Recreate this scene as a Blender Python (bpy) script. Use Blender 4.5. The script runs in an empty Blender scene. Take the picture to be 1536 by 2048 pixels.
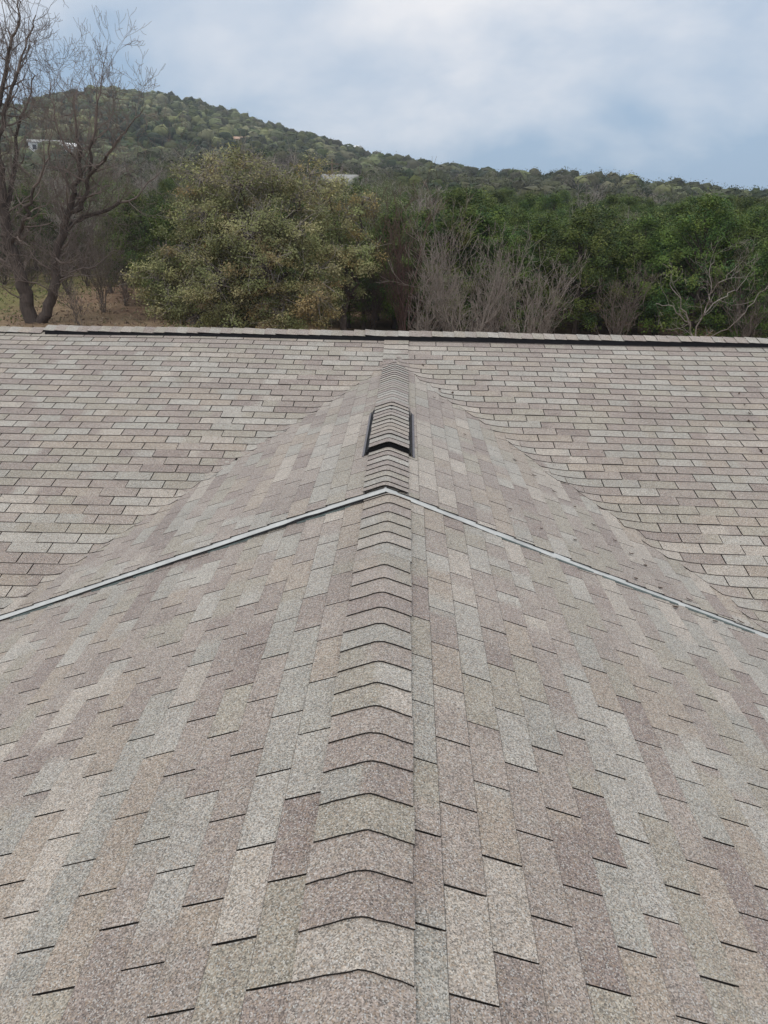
import bpy, math, random
import numpy as np
from mathutils import Matrix, Vector

# ------------------------------------------------------------------ scene, camera
scene = bpy.context.scene
COL = scene.collection
R = math.radians
rng = np.random.default_rng(7)
rnd = random.Random(11)

CAM_POS = np.array([0.06657, 0.0, 1.60733])
CAM_R = np.array([0.99945471, 0.02912089, 0.01556467])
CAM_U = np.array([-0.02535985, 0.37509838, 0.92663806])
CAM_B = np.array([0.02114624, -0.92652749, 0.37563234])
FPX = 1520.0
cam_d = bpy.data.cameras.new('camera')
cam_d.sensor_fit = 'VERTICAL'
cam_d.sensor_height = 24.0
cam_d.lens = 24.0 * FPX / 2048.0
cam_d.clip_start = 0.05
cam_d.clip_end = 6000
cam_o = bpy.data.objects.new('camera', cam_d)
COL.objects.link(cam_o)
cam_o.matrix_world = Matrix(((CAM_R[0], CAM_U[0], CAM_B[0], CAM_POS[0]),
                             (CAM_R[1], CAM_U[1], CAM_B[1], CAM_POS[1]),
                             (CAM_R[2], CAM_U[2], CAM_B[2], CAM_POS[2]),
                             (0, 0, 0, 1)))
scene.camera = cam_o
scene.render.resolution_x = 768
scene.render.resolution_y = 1024
scene.view_settings.view_transform = 'Standard'
scene.view_settings.look = 'None'
scene.view_settings.gamma = 1
scene.view_settings.exposure = 0.0
scene.view_settings.use_curve_mapping = False

SUN_EL, SUN_AZ = R(70), R(215)      # azimuth clockwise from +Y
# ------------------------------------------------------------------ world
world = bpy.data.worlds.new('World')
scene.world = world
world.use_nodes = True
wn = world.node_tree.nodes
wl = world.node_tree.links
wn.clear()
w_out = wn.new('ShaderNodeOutputWorld')
w_bg = wn.new('ShaderNodeBackground')
w_sky = wn.new('ShaderNodeTexSky')
w_sky.sky_type = 'NISHITA'
w_sky.sun_disc = False
w_sky.sun_elevation = SUN_EL
w_sky.sun_rotation = SUN_AZ
w_sky.air_density = 1.0
w_sky.dust_density = 2.0
w_tc = wn.new('ShaderNodeTexCoord')
w_sep = wn.new('ShaderNodeSeparateXYZ')
wl.new(w_tc.outputs['Generated'], w_sep.inputs[0])


def wmath(op, a, b=None, c=None, clamp=False):
    n = wn.new('ShaderNodeMath')
    n.operation = op
    n.use_clamp = clamp
    for i, v in enumerate((a, b, c)):
        if v is None:
            continue
        if isinstance(v, (int, float)):
            n.inputs[i].default_value = v
        else:
            wl.new(v, n.inputs[i])
    return n.outputs[0]


zc = wmath('ADD', wmath('MAXIMUM', w_sep.outputs['Z'], 0.0), 0.48)
w_cmb = wn.new('ShaderNodeCombineXYZ')
wl.new(wmath('DIVIDE', w_sep.outputs['X'], zc), w_cmb.inputs[0])
wl.new(wmath('DIVIDE', w_sep.outputs['Y'], zc), w_cmb.inputs[1])


def wnoise(scale, detail, rough, off, dist=0.0):
    mp = wn.new('ShaderNodeMapping')
    mp.inputs['Location'].default_value = off
    mp.inputs['Scale'].default_value = (1.0, 1.0, 1.0)
    wl.new(w_cmb.outputs[0], mp.inputs[0])
    n = wn.new('ShaderNodeTexNoise')
    n.inputs['Scale'].default_value = scale
    n.inputs['Detail'].default_value = detail
    n.inputs['Roughness'].default_value = rough
    n.inputs['Distortion'].default_value = dist
    wl.new(mp.outputs[0], n.inputs['Vector'])
    return n.outputs['Fac']


n1 = wnoise(2.0, 6, 0.52, (2.4, 0.35, 3.1), 0.3)
n2 = wnoise(6.0, 4, 0.55, (5.1, 1.9, 0.4), 0.2)
elv = wmath('MULTIPLY_ADD', w_sep.outputs['Z'], 3.3, -0.60)     # thicker cloud away from the horizon
elv = wmath('MINIMUM', elv, 0.25)
msk = wmath('ADD', wmath('MULTIPLY_ADD', n1, 2.6, -0.80), elv)
msk = wmath('ADD', msk, wmath('MULTIPLY_ADD', n2, 0.5, -0.25), clamp=True)
w_skm = wn.new('ShaderNodeMixRGB')
w_skm.blend_type = 'MULTIPLY'
w_skm.inputs[0].default_value = 1.0
wl.new(w_sky.outputs[0], w_skm.inputs[1])
w_skm.inputs[2].default_value = (0.09, 0.09, 0.09, 1)
w_m1 = wn.new('ShaderNodeMixRGB')          # sky seen through thin grey cloud
w_m1.inputs[0].default_value = 0.80
wl.new(w_skm.outputs[0], w_m1.inputs[1])
w_m1.inputs[2].default_value = (0.39, 0.555, 0.765, 1)
w_m2 = wn.new('ShaderNodeMixRGB')
wl.new(msk, w_m2.inputs[0])
wl.new(w_m1.outputs[0], w_m2.inputs[1])
w_m2.inputs[2].default_value = (0.93, 0.935, 0.965, 1)
wl.new(w_m2.outputs[0], w_bg.inputs[0])
w_bg.inputs[1].default_value = 1.0
wl.new(w_bg.outputs[0], w_out.inputs[0])

# ------------------------------------------------------------------ sun behind cloud
sun_d = bpy.data.lights.new('sun', 'SUN')
sun_d.energy = 1.5
sun_d.angle = R(30)
sun_d.color = (1.0, 0.955, 0.90)
sun_o = bpy.data.objects.new('sun', sun_d)
COL.objects.link(sun_o)
sdir = Vector((math.sin(SUN_AZ) * math.cos(SUN_EL), math.cos(SUN_AZ) * math.cos(SUN_EL), math.sin(SUN_EL)))
sun_o.rotation_euler = (-sdir).to_track_quat('-Z', 'Y').to_euler()
sun_o.location = (0, 0, 60)


# ------------------------------------------------------------------ pixel helpers (photo pixels -> directions)
def ray(px, py):
    d = -CAM_B + CAM_R * (px - 768) / FPX - CAM_U * (py - 1024) / FPX
    return d


def at_y(px, py, Y):
    d = ray(px, py)
    return CAM_POS + d * ((Y - CAM_POS[1]) / d[1])


def at_r(px, py, r):
    d = ray(px, py)
    return CAM_POS + d * (r / math.hypot(d[0], d[1]))


def project(P):
    d = np.asarray(P, float) - CAM_POS
    z = d @ (-CAM_B)
    z = np.where(np.abs(z) < 1e-6, 1e-6, z)
    return 768 + FPX * (d @ CAM_R) / z, 1024 - FPX * (d @ CAM_U) / z, z


# ------------------------------------------------------------------ materials
def srgb(r, g, b):
    def f(c):
        c /= 255.0
        return c / 12.92 if c <= 0.04045 else ((c + 0.055) / 1.055) ** 2.4
    return (f(r), f(g), f(b))


class NT:
    def __init__(self, name):
        self.m = bpy.data.materials.new(name)
        self.m.use_nodes = True
        self.t = self.m.node_tree
        self.t.nodes.clear()
        self.out = self.n('ShaderNodeOutputMaterial')
        self.b = self.n('ShaderNodeBsdfPrincipled')
        self.l(self.b.outputs[0], self.out.inputs[0])

    def n(self, t):
        return self.t.nodes.new(t)

    def l(self, a, b):
        self.t.links.new(a, b)

    def pos(self):
        return self.n('ShaderNodeNewGeometry').outputs['Position']

    def noise(self, vec, scale, detail=3, rough=0.5):
        n = self.n('ShaderNodeTexNoise')
        n.inputs['Scale'].default_value = scale
        n.inputs['Detail'].default_value = detail
        n.inputs['Roughness'].default_value = rough
        if vec is not None:
            self.l(vec, n.inputs['Vector'])
        return n

    def rangemap(self, v, a, b, c, d):
        n = self.n('ShaderNodeMapRange')
        n.inputs[1].default_value = a
        n.inputs[2].default_value = b
        n.inputs[3].default_value = c
        n.inputs[4].default_value = d
        self.l(v, n.inputs[0])
        return n.outputs[0]

    def math(self, op, a, b):
        n = self.n('ShaderNodeMath')
        n.operation = op
        for i, v in enumerate((a, b)):
            if isinstance(v, (int, float)):
                n.inputs[i].default_value = v
            else:
                self.l(v, n.inputs[i])
        return n.outputs[0]

    def mix(self, fac, a, b, mode='MIX'):
        n = self.n('ShaderNodeMixRGB')
        n.blend_type = mode
        for i, v in enumerate((fac, a, b)):
            if isinstance(v, (int, float)):
                n.inputs[i].default_value = v
            elif isinstance(v, tuple):
                n.inputs[i].default_value = (v[0], v[1], v[2], 1)
            else:
                self.l(v, n.inputs[i])
        return n.outputs[0]

    def attr(self, name):
        n = self.n('ShaderNodeAttribute')
        n.attribute_name = name
        return n.outputs['Color']

    def bump(self, h, strength, dist):
        n = self.n('ShaderNodeBump')
        n.inputs['Strength'].default_value = strength
        n.inputs['Distance'].default_value = dist
        self.l(h, n.inputs['Height'])
        self.l(n.outputs[0], self.b.inputs['Normal'])


def mat_shingle():
    k = NT('mineral granule shingle')
    p = k.pos()
    v = k.n('ShaderNodeTexVoronoi')
    v.inputs['Scale'].default_value = 270
    k.l(p, v.inputs['Vector'])
    s = k.n('ShaderNodeSeparateColor')
    k.l(v.outputs['Color'], s.inputs[0])
    g1 = k.rangemap(s.outputs[0], 0, 1, 0.40, 1.60)
    n = k.noise(p, 95, 4, 0.8)
    g2 = k.rangemap(n.outputs['Fac'], 0.3, 0.7, 0.66, 1.34)
    w = k.noise(p, 1.6, 4, 0.6)
    g3 = k.rangemap(w.outputs['Fac'], 0.3, 0.7, 0.90, 1.10)
    f = k.noise(p, 9, 3, 0.6)
    g4 = k.rangemap(f.outputs['Fac'], 0.3, 0.7, 0.94, 1.06)
    g = k.math('MULTIPLY', k.math('MULTIPLY', g1, g2), k.math('MULTIPLY', g3, g4))
    bl = k.noise(p, 17, 4, 0.65)
    tcol = k.mix(k.rangemap(bl.outputs['Fac'], 0.50, 0.66, 0.0, 0.28), k.attr('tint'), srgb(152, 146, 131))
    tcol = k.mix(k.rangemap(bl.outputs['Fac'], 0.50, 0.36, 0.0, 0.25), tcol, srgb(132, 121, 113))
    c = k.mix(1.0, tcol, g, 'MULTIPLY')
    # single granules of warmer and cooler mineral
    c = k.mix(k.rangemap(s.outputs[1], 0.80, 0.86, 0.0, 0.45), c, srgb(164, 140, 114))
    c = k.mix(k.rangemap(s.outputs[2], 0.86, 0.9, 0.0, 0.5), c, srgb(205, 205, 200))
    k.l(c, k.b.inputs['Base Color'])
    k.b.inputs['Sheen Weight'].default_value = 0.2
    k.b.inputs['Sheen Roughness'].default_value = 0.5
    k.b.inputs['Roughness'].default_value = 0.88
    k.b.inputs['Specular IOR Level'].default_value = 0.5
    k.bump(v.outputs['Distance'], 0.5, 0.0012)
    return k.m


def mat_plain(name, col, rough=0.8, spec=0.3, var=0.15, scale=8.0, bump=0.0, metal=0.0):
    k = NT(name)
    p = k.pos()
    n = k.noise(p, scale, 5, 0.6)
    g = k.rangemap(n.outputs['Fac'], 0.3, 0.7, 1 - var, 1 + var)
    c = k.mix(1.0, tuple(col), g, 'MULTIPLY')
    k.l(c, k.b.inputs['Base Color'])
    k.b.inputs['Roughness'].default_value = rough
    k.b.inputs['Specular IOR Level'].default_value = spec
    k.b.inputs['Metallic'].default_value = metal
    if bump:
        k.bump(n.outputs['Fac'], 0.6, bump)
    return k.m


def mat_leaf(name):
    k = NT(name)
    p = k.pos()
    n = k.noise(p, 1.3, 3, 0.6)
    g = k.rangemap(n.outputs['Fac'], 0.3, 0.7, 0.75, 1.25)
    c = k.mix(1.0, k.attr('tint'), g, 'MULTIPLY')
    oi = k.n('ShaderNodeObjectInfo')
    c = k.mix(1.0, c, k.rangemap(oi.outputs['Random'], 0, 1, 0.78, 1.22), 'MULTIPLY')
    hs = k.n('ShaderNodeHueSaturation')
    k.l(c, hs.inputs['Color'])
    k.l(k.rangemap(oi.outputs['Random'], 0, 1, 0.485, 0.512), hs.inputs['Hue'])
    c = hs.outputs[0]
    k.l(c, k.b.inputs['Base Color'])
    k.b.inputs['Roughness'].default_value = 0.65
    k.b.inputs['Specular IOR Level'].default_value = 0.25
    tr = k.n('ShaderNodeBsdfTranslucent')
    k.l(c, tr.inputs[0])
    mx = k.n('ShaderNodeMixShader')
    mx.inputs[0].default_value = 0.14
    k.l(k.b.outputs[0], mx.inputs[1])
    k.l(tr.outputs[0], mx.inputs[2])
    k.l(mx.outputs[0], k.out.inputs[0])
    return k.m


def mat_bark(name, col, var=0.3):
    k = NT(name)
    p = k.pos()
    mp = k.n('ShaderNodeMapping')
    mp.inputs['Scale'].default_value = (14, 14, 3)
    k.l(p, mp.inputs[0])
    n = k.noise(mp.outputs[0], 1.0, 5, 0.65)
    g = k.rangemap(n.outputs['Fac'], 0.3, 0.7, 1 - var, 1 + var)
    c = k.mix(1.0, tuple(col), g, 'MULTIPLY')
    k.l(c, k.b.inputs['Base Color'])
    k.b.inputs['Roughness'].default_value = 0.9
    k.b.inputs['Specular IOR Level'].default_value = 0.15
    k.bump(n.outputs['Fac'], 0.7, 0.03)
    return k.m


def mat_ground():
    k = NT('hill country ground')
    p = k.pos()
    a = k.noise(p, 0.09, 5, 0.6)
    b = k.noise(p, 1.4, 5, 0.65)
    c = k.noise(p, 9.0, 4, 0.7)
    col = k.mix(k.rangemap(a.outputs['Fac'], 0.42, 0.6, 0, 1), srgb(122, 98, 82), srgb(130, 112, 88))
    col = k.mix(k.rangemap(b.outputs['Fac'], 0.45, 0.65, 0, 0.7), col, srgb(148, 128, 104))
    sp = k.n('ShaderNodeSeparateXYZ')
    k.l(p, sp.inputs[0])
    gx = k.rangemap(k.math('ADD', sp.outputs[0], k.math('MULTIPLY', b.outputs['Fac'], 3.0)), -22.5, -19.5, 0.5, 0.0)
    col = k.mix(gx, col, srgb(98, 112, 52))
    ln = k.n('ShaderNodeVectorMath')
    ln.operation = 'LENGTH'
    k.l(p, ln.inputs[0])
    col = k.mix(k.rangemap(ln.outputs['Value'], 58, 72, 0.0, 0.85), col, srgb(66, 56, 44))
    col = k.mix(1.0, col, k.rangemap(c.outputs['Fac'], 0.3, 0.7, 0.6, 1.35), 'MULTIPLY')
    k.l(col, k.b.inputs['Base Color'])
    k.b.inputs['Roughness'].default_value = 0.95
    k.b.inputs['Specular IOR Level'].default_value = 0.1
    k.bump(c.outputs['Fac'], 0.6, 0.05)
    return k.m


M_SH = mat_shingle()
M_EDGE = mat_plain('cut bitumen edge', (0.030, 0.026, 0.024), 0.9, 0.2, 0.3, 60)
M_WORN_SHADE = mat_plain('worn shingle edge with shadow line', (0.105, 0.092, 0.082), 0.9, 0.2, 0.3, 60)  # bare worn edge; its dark colour also paints the shadow line between courses
M_DECK = mat_plain('bitumen underlay', (0.034, 0.030, 0.028), 0.9, 0.2, 0.35, 40)
M_BLACK = mat_plain('black vent plastic', (0.008, 0.008, 0.010), 0.65, 0.25, 0.2, 20)
M_WHITE = mat_plain('white painted metal', (0.58, 0.59, 0.57), 0.38, 0.5, 0.16, 6, 0.0)
M_GREYM = mat_plain('weathered sealant', srgb(96, 106, 104), 0.6, 0.4, 0.25, 30, 0.002)
M_FLANGE = mat_plain('grey vent flange', srgb(110, 108, 112), 0.7, 0.3, 0.2, 20)
M_WALL = mat_plain('cream stucco', srgb(205, 196, 178), 0.9, 0.2, 0.08, 30, 0.003)
M_LEAF = mat_leaf('foliage')
M_BARK = mat_bark('grey brown bark', srgb(118, 107, 99))
M_BARKD = mat_bark('dark bark', srgb(88, 78, 72))
M_BRUSH = mat_bark('weathered grey sapling bark', srgb(142, 132, 123), 0.3)
M_TWIG2 = mat_bark('brown grey twig bark', srgb(128, 115, 107), 0.2)
M_RED = mat_bark('reddish brown bark', srgb(104, 84, 77))
M_TWIG = mat_bark('grey twig bark', srgb(152, 143, 135), 0.25)
M_PALE = mat_bark('pale dead wood', srgb(176, 168, 158), 0.2)
M_GROUND = mat_ground()
M_BWHITE = mat_plain('white building wall', (0.72, 0.72, 0.70), 0.8, 0.3, 0.05, 2)
M_BPINK = mat_plain('pink stone wall', srgb(190, 160, 140), 0.9, 0.2, 0.1, 1)
M_BROOF = mat_plain('grey metal roof', srgb(150, 150, 146), 0.6, 0.4, 0.1, 1)
M_GLASS = mat_plain('dark window glass', (0.02, 0.025, 0.03), 0.1, 0.5, 0.1, 1)
M_POLE = mat_bark('timber pole', srgb(120, 105, 90))
M_SCRAP = mat_plain('dry leaf scrap', srgb(70, 56, 46), 0.9, 0.2, 0.3, 90)


# ------------------------------------------------------------------ object helpers
def tag(o, label=None, cat=None, group=None, kind=None):
    if label:
        o['label'] = label
    if cat:
        o['category'] = cat
    if group:
        o['group'] = group
    if kind:
        o['kind'] = kind
    return o


def empty(name, loc=(0, 0, 0), parent=None):
    o = bpy.data.objects.new(name, None)
    COL.objects.link(o)
    o.empty_display_size = 0.3
    o.location = loc
    if parent:
        o.parent = parent
    return o


def link(name, me, parent=None, loc=None):
    o = bpy.data.objects.new(name, me)
    COL.objects.link(o)
    if parent:
        o.parent = parent
    if loc is not None:
        o.location = loc
    return o


def build(name, V, F, mats, fm=None, tint=None, smooth=False):
    """mesh from lists; tint: per-vertex colours"""
    me = bpy.data.meshes.new(name)
    me.from_pydata([tuple(map(float, v)) for v in V], [], F)
    for m in (mats if isinstance(mats, (list, tuple)) else [mats]):
        me.materials.append(m)
    if fm is not None:
        me.polygons.foreach_set('material_index', np.asarray(fm, np.int32))
    if tint is not None:
        a = me.color_attributes.new('tint', 'FLOAT_COLOR', 'POINT')
        t = np.ones((len(V), 4), np.float32)
        t[:, :3] = np.asarray(tint, np.float32)
        a.data.foreach_set('color', t.ravel())
    if smooth:
        me.polygons.foreach_set('use_smooth', np.ones(len(me.polygons), bool))
    me.update()
    return me


def build_quads(name, V, mat, tint=None, nper=4, fidx=None, mat_index=None, mats=None):
    """fast mesh of quads: V (N*4,3) or V with index array fidx (M,4)"""
    V = np.ascontiguousarray(V, np.float32)
    if fidx is None:
        fidx = np.arange(len(V), dtype=np.int32).reshape(-1, 4)
    M = len(fidx)
    me = bpy.data.meshes.new(name)
    me.vertices.add(len(V))
    me.vertices.foreach_set('co', V.ravel())
    me.loops.add(M * 4)
    me.loops.foreach_set('vertex_index', np.ascontiguousarray(fidx, np.int32).ravel())
    me.polygons.add(M)
    me.polygons.foreach_set('loop_start', np.arange(0, M * 4, 4, dtype=np.int32))
    for m in (mats or [mat]):
        me.materials.append(m)
    if mat_index is not None:
        me.polygons.foreach_set('material_index', np.asarray(mat_index, np.int32))
    if tint is not None:
        a = me.color_attributes.new('tint', 'FLOAT_COLOR', 'POINT')
        t = np.ones((len(V), 4), np.float32)
        t[:, :3] = tint
        a.data.foreach_set('color', t.ravel())
    me.update(calc_edges=True)
    return me


def box_vf(x0, x1, y0, y1, z0, z1):
    V = [(x0, y0, z0), (x1, y0, z0), (x1, y1, z0), (x0, y1, z0), (x0, y0, z1), (x1, y0, z1), (x1, y1, z1), (x0, y1, z1)]
    F = [(0, 3, 2, 1), (4, 5, 6, 7), (0, 1, 5, 4), (1, 2, 6, 5), (2, 3, 7, 6), (3, 0, 4, 7)]
    return V, F


class Bag:
    """collects faces"""
    def __init__(self):
        self.V, self.F, self.M, self.T = [], [], [], []

    def add(self, V, F, M=None, T=None):
        o = len(self.V)
        self.V += list(V)
        self.F += [tuple(i + o for i in f) for f in F]
        self.M += list(M) if M is not None else [0] * len(F)
        if T is not None:
            self.T += list(T)

    def mesh(self, name, mats, smooth=False):
        return build(name, self.V, self.F, mats, self.M, self.T if self.T else None, smooth)


# ================================================================== THE ROOF
TAB = 0.3048
S1, SU, SM = 0.378, 0.382, 0.2506       # slopes: low gable, upper gable, main roof
ZU, XU, YK = 0.045, -0.0242, 4.2731      # upper ridge height, offset, front rake
YR, ZR, EM = 8.6568, 0.157, 0.120        # main roof row-0 line and exposure
YI = YR - (ZR - ZU) / SM                 # upper ridge meets the main slope
Y_RIDGE = 8.87
Z_RIDGE = ZR + SM * (Y_RIDGE - YR)
ECO = 0.128
GROUND_Z = -4.5

PAL = [(srgb(133, 121, 113), 1.5), (srgb(141, 130, 121), 2.6), (srgb(155, 150, 141), 1.5), (srgb(142, 135, 122), 2.4),
       (srgb(146, 134, 121), 1.2), (srgb(160, 151, 140), 0.9), (srgb(145, 141, 132), 1.3), (srgb(125, 112, 105), 0.9)]
PW = np.array([p[1] for p in PAL])
PW /= PW.sum()
PC = np.array([p[0] for p in PAL])


def pick():
    c = PC[rng.choice(len(PC), p=PW)] * rng.uniform(0.95, 1.05)
    return c


def tab_tints(nx, prev=None):
    """colour along a tab: mostly one tone, at times a soft change of blend half way"""
    a = pick() if prev is None else prev
    if rng.random() < 0.32:
        b = pick()
        t0 = rng.uniform(0.15, 0.85)
        w = rng.uniform(0.03, 0.2)
        t = np.clip((np.linspace(0, 1, nx + 1) - t0) / w + 0.5, 0, 1)[:, None]
        return a * (1 - t) + b * t, b
    return np.repeat(a[None], nx + 1, 0), a


def tab_geometry(fpos, u0h, u1h, u0b, u1b, vh, vb, lift_b, lift_h, nx, thick=0.0058):
    """fpos(u, v, lift) -> point. u runs along the course, v across it (vb butt edge, vh head edge)"""
    V, F, M = [], [], []
    n = nx + 1
    ch = 0.0023 / abs(vb - vh)
    vc = vb + (vh - vb) * ch
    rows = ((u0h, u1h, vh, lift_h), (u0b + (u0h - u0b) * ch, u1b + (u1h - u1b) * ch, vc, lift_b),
            (u0b, u1b, vb, lift_b - 0.0016), (u0b, u1b, vb, lift_b - thick))
    for a, b, v, l in rows:
        for i in range(n):
            V.append(fpos(a + (b - a) * i / nx, v, l))
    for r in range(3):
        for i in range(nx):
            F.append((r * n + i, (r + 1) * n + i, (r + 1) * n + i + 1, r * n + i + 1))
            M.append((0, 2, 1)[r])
    V.append(fpos(u0h, vh, lift_h - thick * 0.6))
    V.append(fpos(u1h, vh, lift_h - thick * 0.6))
    a, b = 4 * n, 4 * n + 1
    F.append((0, a, 3 * n, 2 * n, n))
    F.append((nx, n + nx, 2 * n + nx, 3 * n + nx, b))
    M += [1, 1]
    return V, F, M


house = empty('house', (0, 6.0, GROUND_Z))
tag(house, 'single storey house seen along its ridge, mottled grey and tan shingle roof', 'house')
HOFF = Vector((0, -6.0, -GROUND_Z))      # children keep world coordinates


def hpart(name, me, parent=house):
    o = link(name, me, parent)
    if parent is house:
        o.location = HOFF
    return o


def smax(a, b, k):
    h = max(k - abs(a - b), 0.0) / k
    return max(a, b) + h * h * k * 0.25


def z_main(y):
    return ZR - SM * (YR - y)


def z_up(x):
    return ZU - SU * abs(x - XU)


N1 = 1 / math.sqrt(1 + S1 * S1)
NU = 1 / math.sqrt(1 + SU * SU)
NM = 1 / math.sqrt(1 + SM * SM)


def wob(x, y):       # deck is never dead flat
    return 0.0035 * math.sin(1.9 * x + 0.7 * y) + 0.003 * math.sin(2.7 * y - 1.1 * x + 1.3)


def f_low(side):
    def f(u, v, l):          # u = Y, v = slope distance from the ridge
        x = side * (v * N1 + l * S1 * N1)
        return (x, u, -S1 * v * N1 + l * N1 + wob(x, u))
    return f


def valley_k(side):
    return 0.085 if side > 0 else 0.03


def f_up(side):
    def f(u, v, l):
        x = XU + side * (v * NU)
        z = smax(ZU - SU * v * NU, z_main(u), valley_k(side))
        return (x + side * l * SU * NU, u, z + l * NU + wob(x, u))
    return f


def f_main(u, v, l):         # u = x, v = Y
    k = valley_k(1 if u > XU else -1)
    z = smax(z_main(v), z_up(u), k) if v < YI + 0.3 else z_main(v)
    return (u, v - l * SM * NM, z + l * NM + wob(u, v))


tabs = []       # (which roof, V, F, M, T)


def emit(which, g, tints, nx):
    V, F, M = g
    T = list(tints) * 4 + [tints[0], tints[-1]]
    tabs.append((which, V, F, M, T))


def jit(a):
    return rng.uniform(-a, a)


# --- low gable: joints and courses as measured
def low_side(side):
    f = f_low(side)
    nc = 36
    d0 = 0.2234 if side > 0 else 0.2870
    y_ref = 1.983 if side > 0 else 1.361 + 0.003
    for c in range(-1, nc):
        vb = d0 + c * ECO
        vh = max(vb - ECO - 0.012, 0.01)
        ph = y_ref + (c if side > 0 else c - 1) * 0.1475
        y0 = -2.6 + (ph + 2.6) % TAB - TAB
        ci = jit(0.002)
        prev = None
        while y0 < YK + 0.28:
            y1 = y0 + TAB
            a, b = y0 + 0.0034 + jit(0.001), min(y1 - 0.0034 + jit(0.001), YK + 0.30)
            prev = prev if rng.random() < 0.25 else None
            tn, last = tab_tints(4, prev)
            if b - a > 0.02:
                vj = vb + ci + jit(0.0012)
                emit('low', tab_geometry(f, a, b, a, b, vh, vj, 0.0 + jit(0.0006), -0.0065, 4), tn, 4)
            prev = last
            y0 = y1


low_side(1)
low_side(-1)


# --- upper gable
def up_side(side):
    f = f_up(side)
    d0 = 0.2207 if side > 0 else 0.262
    k0 = 4.3846 if side > 0 else 4.40
    for c in range(-1, 24):
        vb = d0 + c * ECO
        vh = max(vb - ECO - 0.012, 0.01)
        ph = k0 + c * (0.138 if side > 0 else 0.1475)
        y0 = YK - 0.4 + (ph - YK + 0.4) % TAB - TAB
        fr = YK - 0.007 + jit(0.003)

        def yend(v):
            return YI - v * NU * SU / SM + 0.17
        ci = jit(0.002)
        prev = None
        while y0 < YI + 0.1:
            y1 = y0 + TAB
            a = max(y0 + 0.0034 + jit(0.001), fr)
            b = y1 - 0.0034 + jit(0.001)
            prev = prev if rng.random() < 0.25 else None
            tn, last = tab_tints(4, prev)
            bh, bb = min(b, yend(vh)), min(b, yend(vb))
            if bb - a > 0.012 and bh - a > 0.012:
                emit('up', tab_geometry(f, a, bh, a, bb, vh, vb + ci + jit(0.0012), 0.0 + jit(0.0006), -0.0065, 4), tn, 4)
            prev = last
            y0 = y1


up_side(1)
up_side(-1)


# --- main slope, left and right of the ridge
def main_side(side):
    kmin = 0
    for k in range(kmin, 46):
        dist = (k * EM + (0.0 if side < 0 else -0.058)) * NM
        yb = YR - dist
        yh = yb + EM * NM + 0.012
        off, ph = (0.425, 0.22) if side < 0 else (0.405, 0.575 + 0.405)
        x0 = (off * k + ph) * TAB
        lo, hi = (-8.0, XU) if side < 0 else (XU, 8.0)
        ext = rng.uniform(0.0, 0.05) if side < 0 else rng.uniform(0.03, 0.13)
        x = x0 + math.floor((lo - x0) / TAB) * TAB

        def xin(y):      # inner end at the valley
            if y > YI:
                return XU + side * 0.01
            return XU + side * max((YI - y) * SM / SU - ext, 0.01)
        prev = None
        rj = jit(0.0015)
        while x < hi:
            a, b = x + 0.0042 + jit(0.001), x + TAB - 0.0042 + jit(0.001)
            prev = prev if rng.random() < 0.2 else None
            tn, last = tab_tints(5, prev)
            if side < 0:
                ah, ab = a, a
                bh, bb = min(b, xin(yh)), min(b, xin(yb))
            else:
                ah, ab = max(a, xin(yh)), max(a, xin(yb))
                bh, bb = b, b
            if bb - ab > 0.03 and bh - ah < 0.006:
                if side < 0:
                    bh = ah + 0.006
                else:
                    ah = bh - 0.006
            if bh - ah > 0.004 and bb - ab > 0.02 and abs(x) < 8.3:
                near = yb < YI + 0.1 and min(abs(ab - xin(yb)), abs(bb - xin(yb))) < 0.5
                lb = 0.005 if near else 0.0
                g = tab_geometry(f_main, ah, bh, ab, bb, yh, yb + rj + jit(0.0015), lb + jit(0.0008), lb - 0.006, 5, 0.0066)
                emit('main', g, tn, 5)
            prev = last
            x += TAB


main_side(-1)
main_side(1)

# --- roof decks under the shingles
YF = -2.6


def deck_grid(f, us, vs, l):
    V, F = [], []
    for v in vs:
        for u in us:
            V.append(f(u, v, l))
    n = len(us)
    for j in range(len(vs) - 1):
        for i in range(n - 1):
            F.append((j * n + i, j * n + i + 1, (j + 1) * n + i + 1, (j + 1) * n + i))
    return V, F


DL = -0.0095
bag = Bag()
for s in (-1, 1):
    bag.add(*deck_grid(f_low(s), np.linspace(YF, YK + 0.32, 24), np.linspace(0.0, 36 * ECO + 0.1, 16), DL))
    bag.add(*deck_grid(f_low(s), np.linspace(YF, YK + 0.32, 24), np.linspace(0.0, 36 * ECO + 0.1, 16), DL - 0.03))
low_roof = hpart('gable_roof', bag.mesh('gable_roof', [M_DECK]))
low_roof['label'] = 'nearest low gable roof running toward the white drip edge'
bag = Bag()
for s in (-1, 1):
    ff = f_up(s)
    V, F = [], []
    vs = np.linspace(0.0, 2.9, 14)
    for v in vs:
        ye = YI - v * NU * SU / SM + 0.19
        for t in np.linspace(0, 1, 16):
            V.append(ff(YK + 0.012 + (max(ye, YK + 0.02) - YK - 0.012) * t, v, DL))
    for j in range(13):
        for i in range(15):
            F.append((j * 16 + i, j * 16 + i + 1, (j + 1) * 16 + i + 1, (j + 1) * 16 + i))
    bag.add(V, F)
up_roof = hpart('gable_roof', bag.mesh('gable_roof', [M_DECK]))
up_roof['label'] = 'raised gable roof between white drip edge and main slope'


def f_mplain(u, v, l):
    return (u, v - l * SM * NM, z_main(v) + l * NM + wob(u, v))


bag = Bag()
bag.add(*deck_grid(f_mplain, np.linspace(-8.1, 8.1, 40), np.linspace(3.2, Y_RIDGE, 24), DL))
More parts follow.
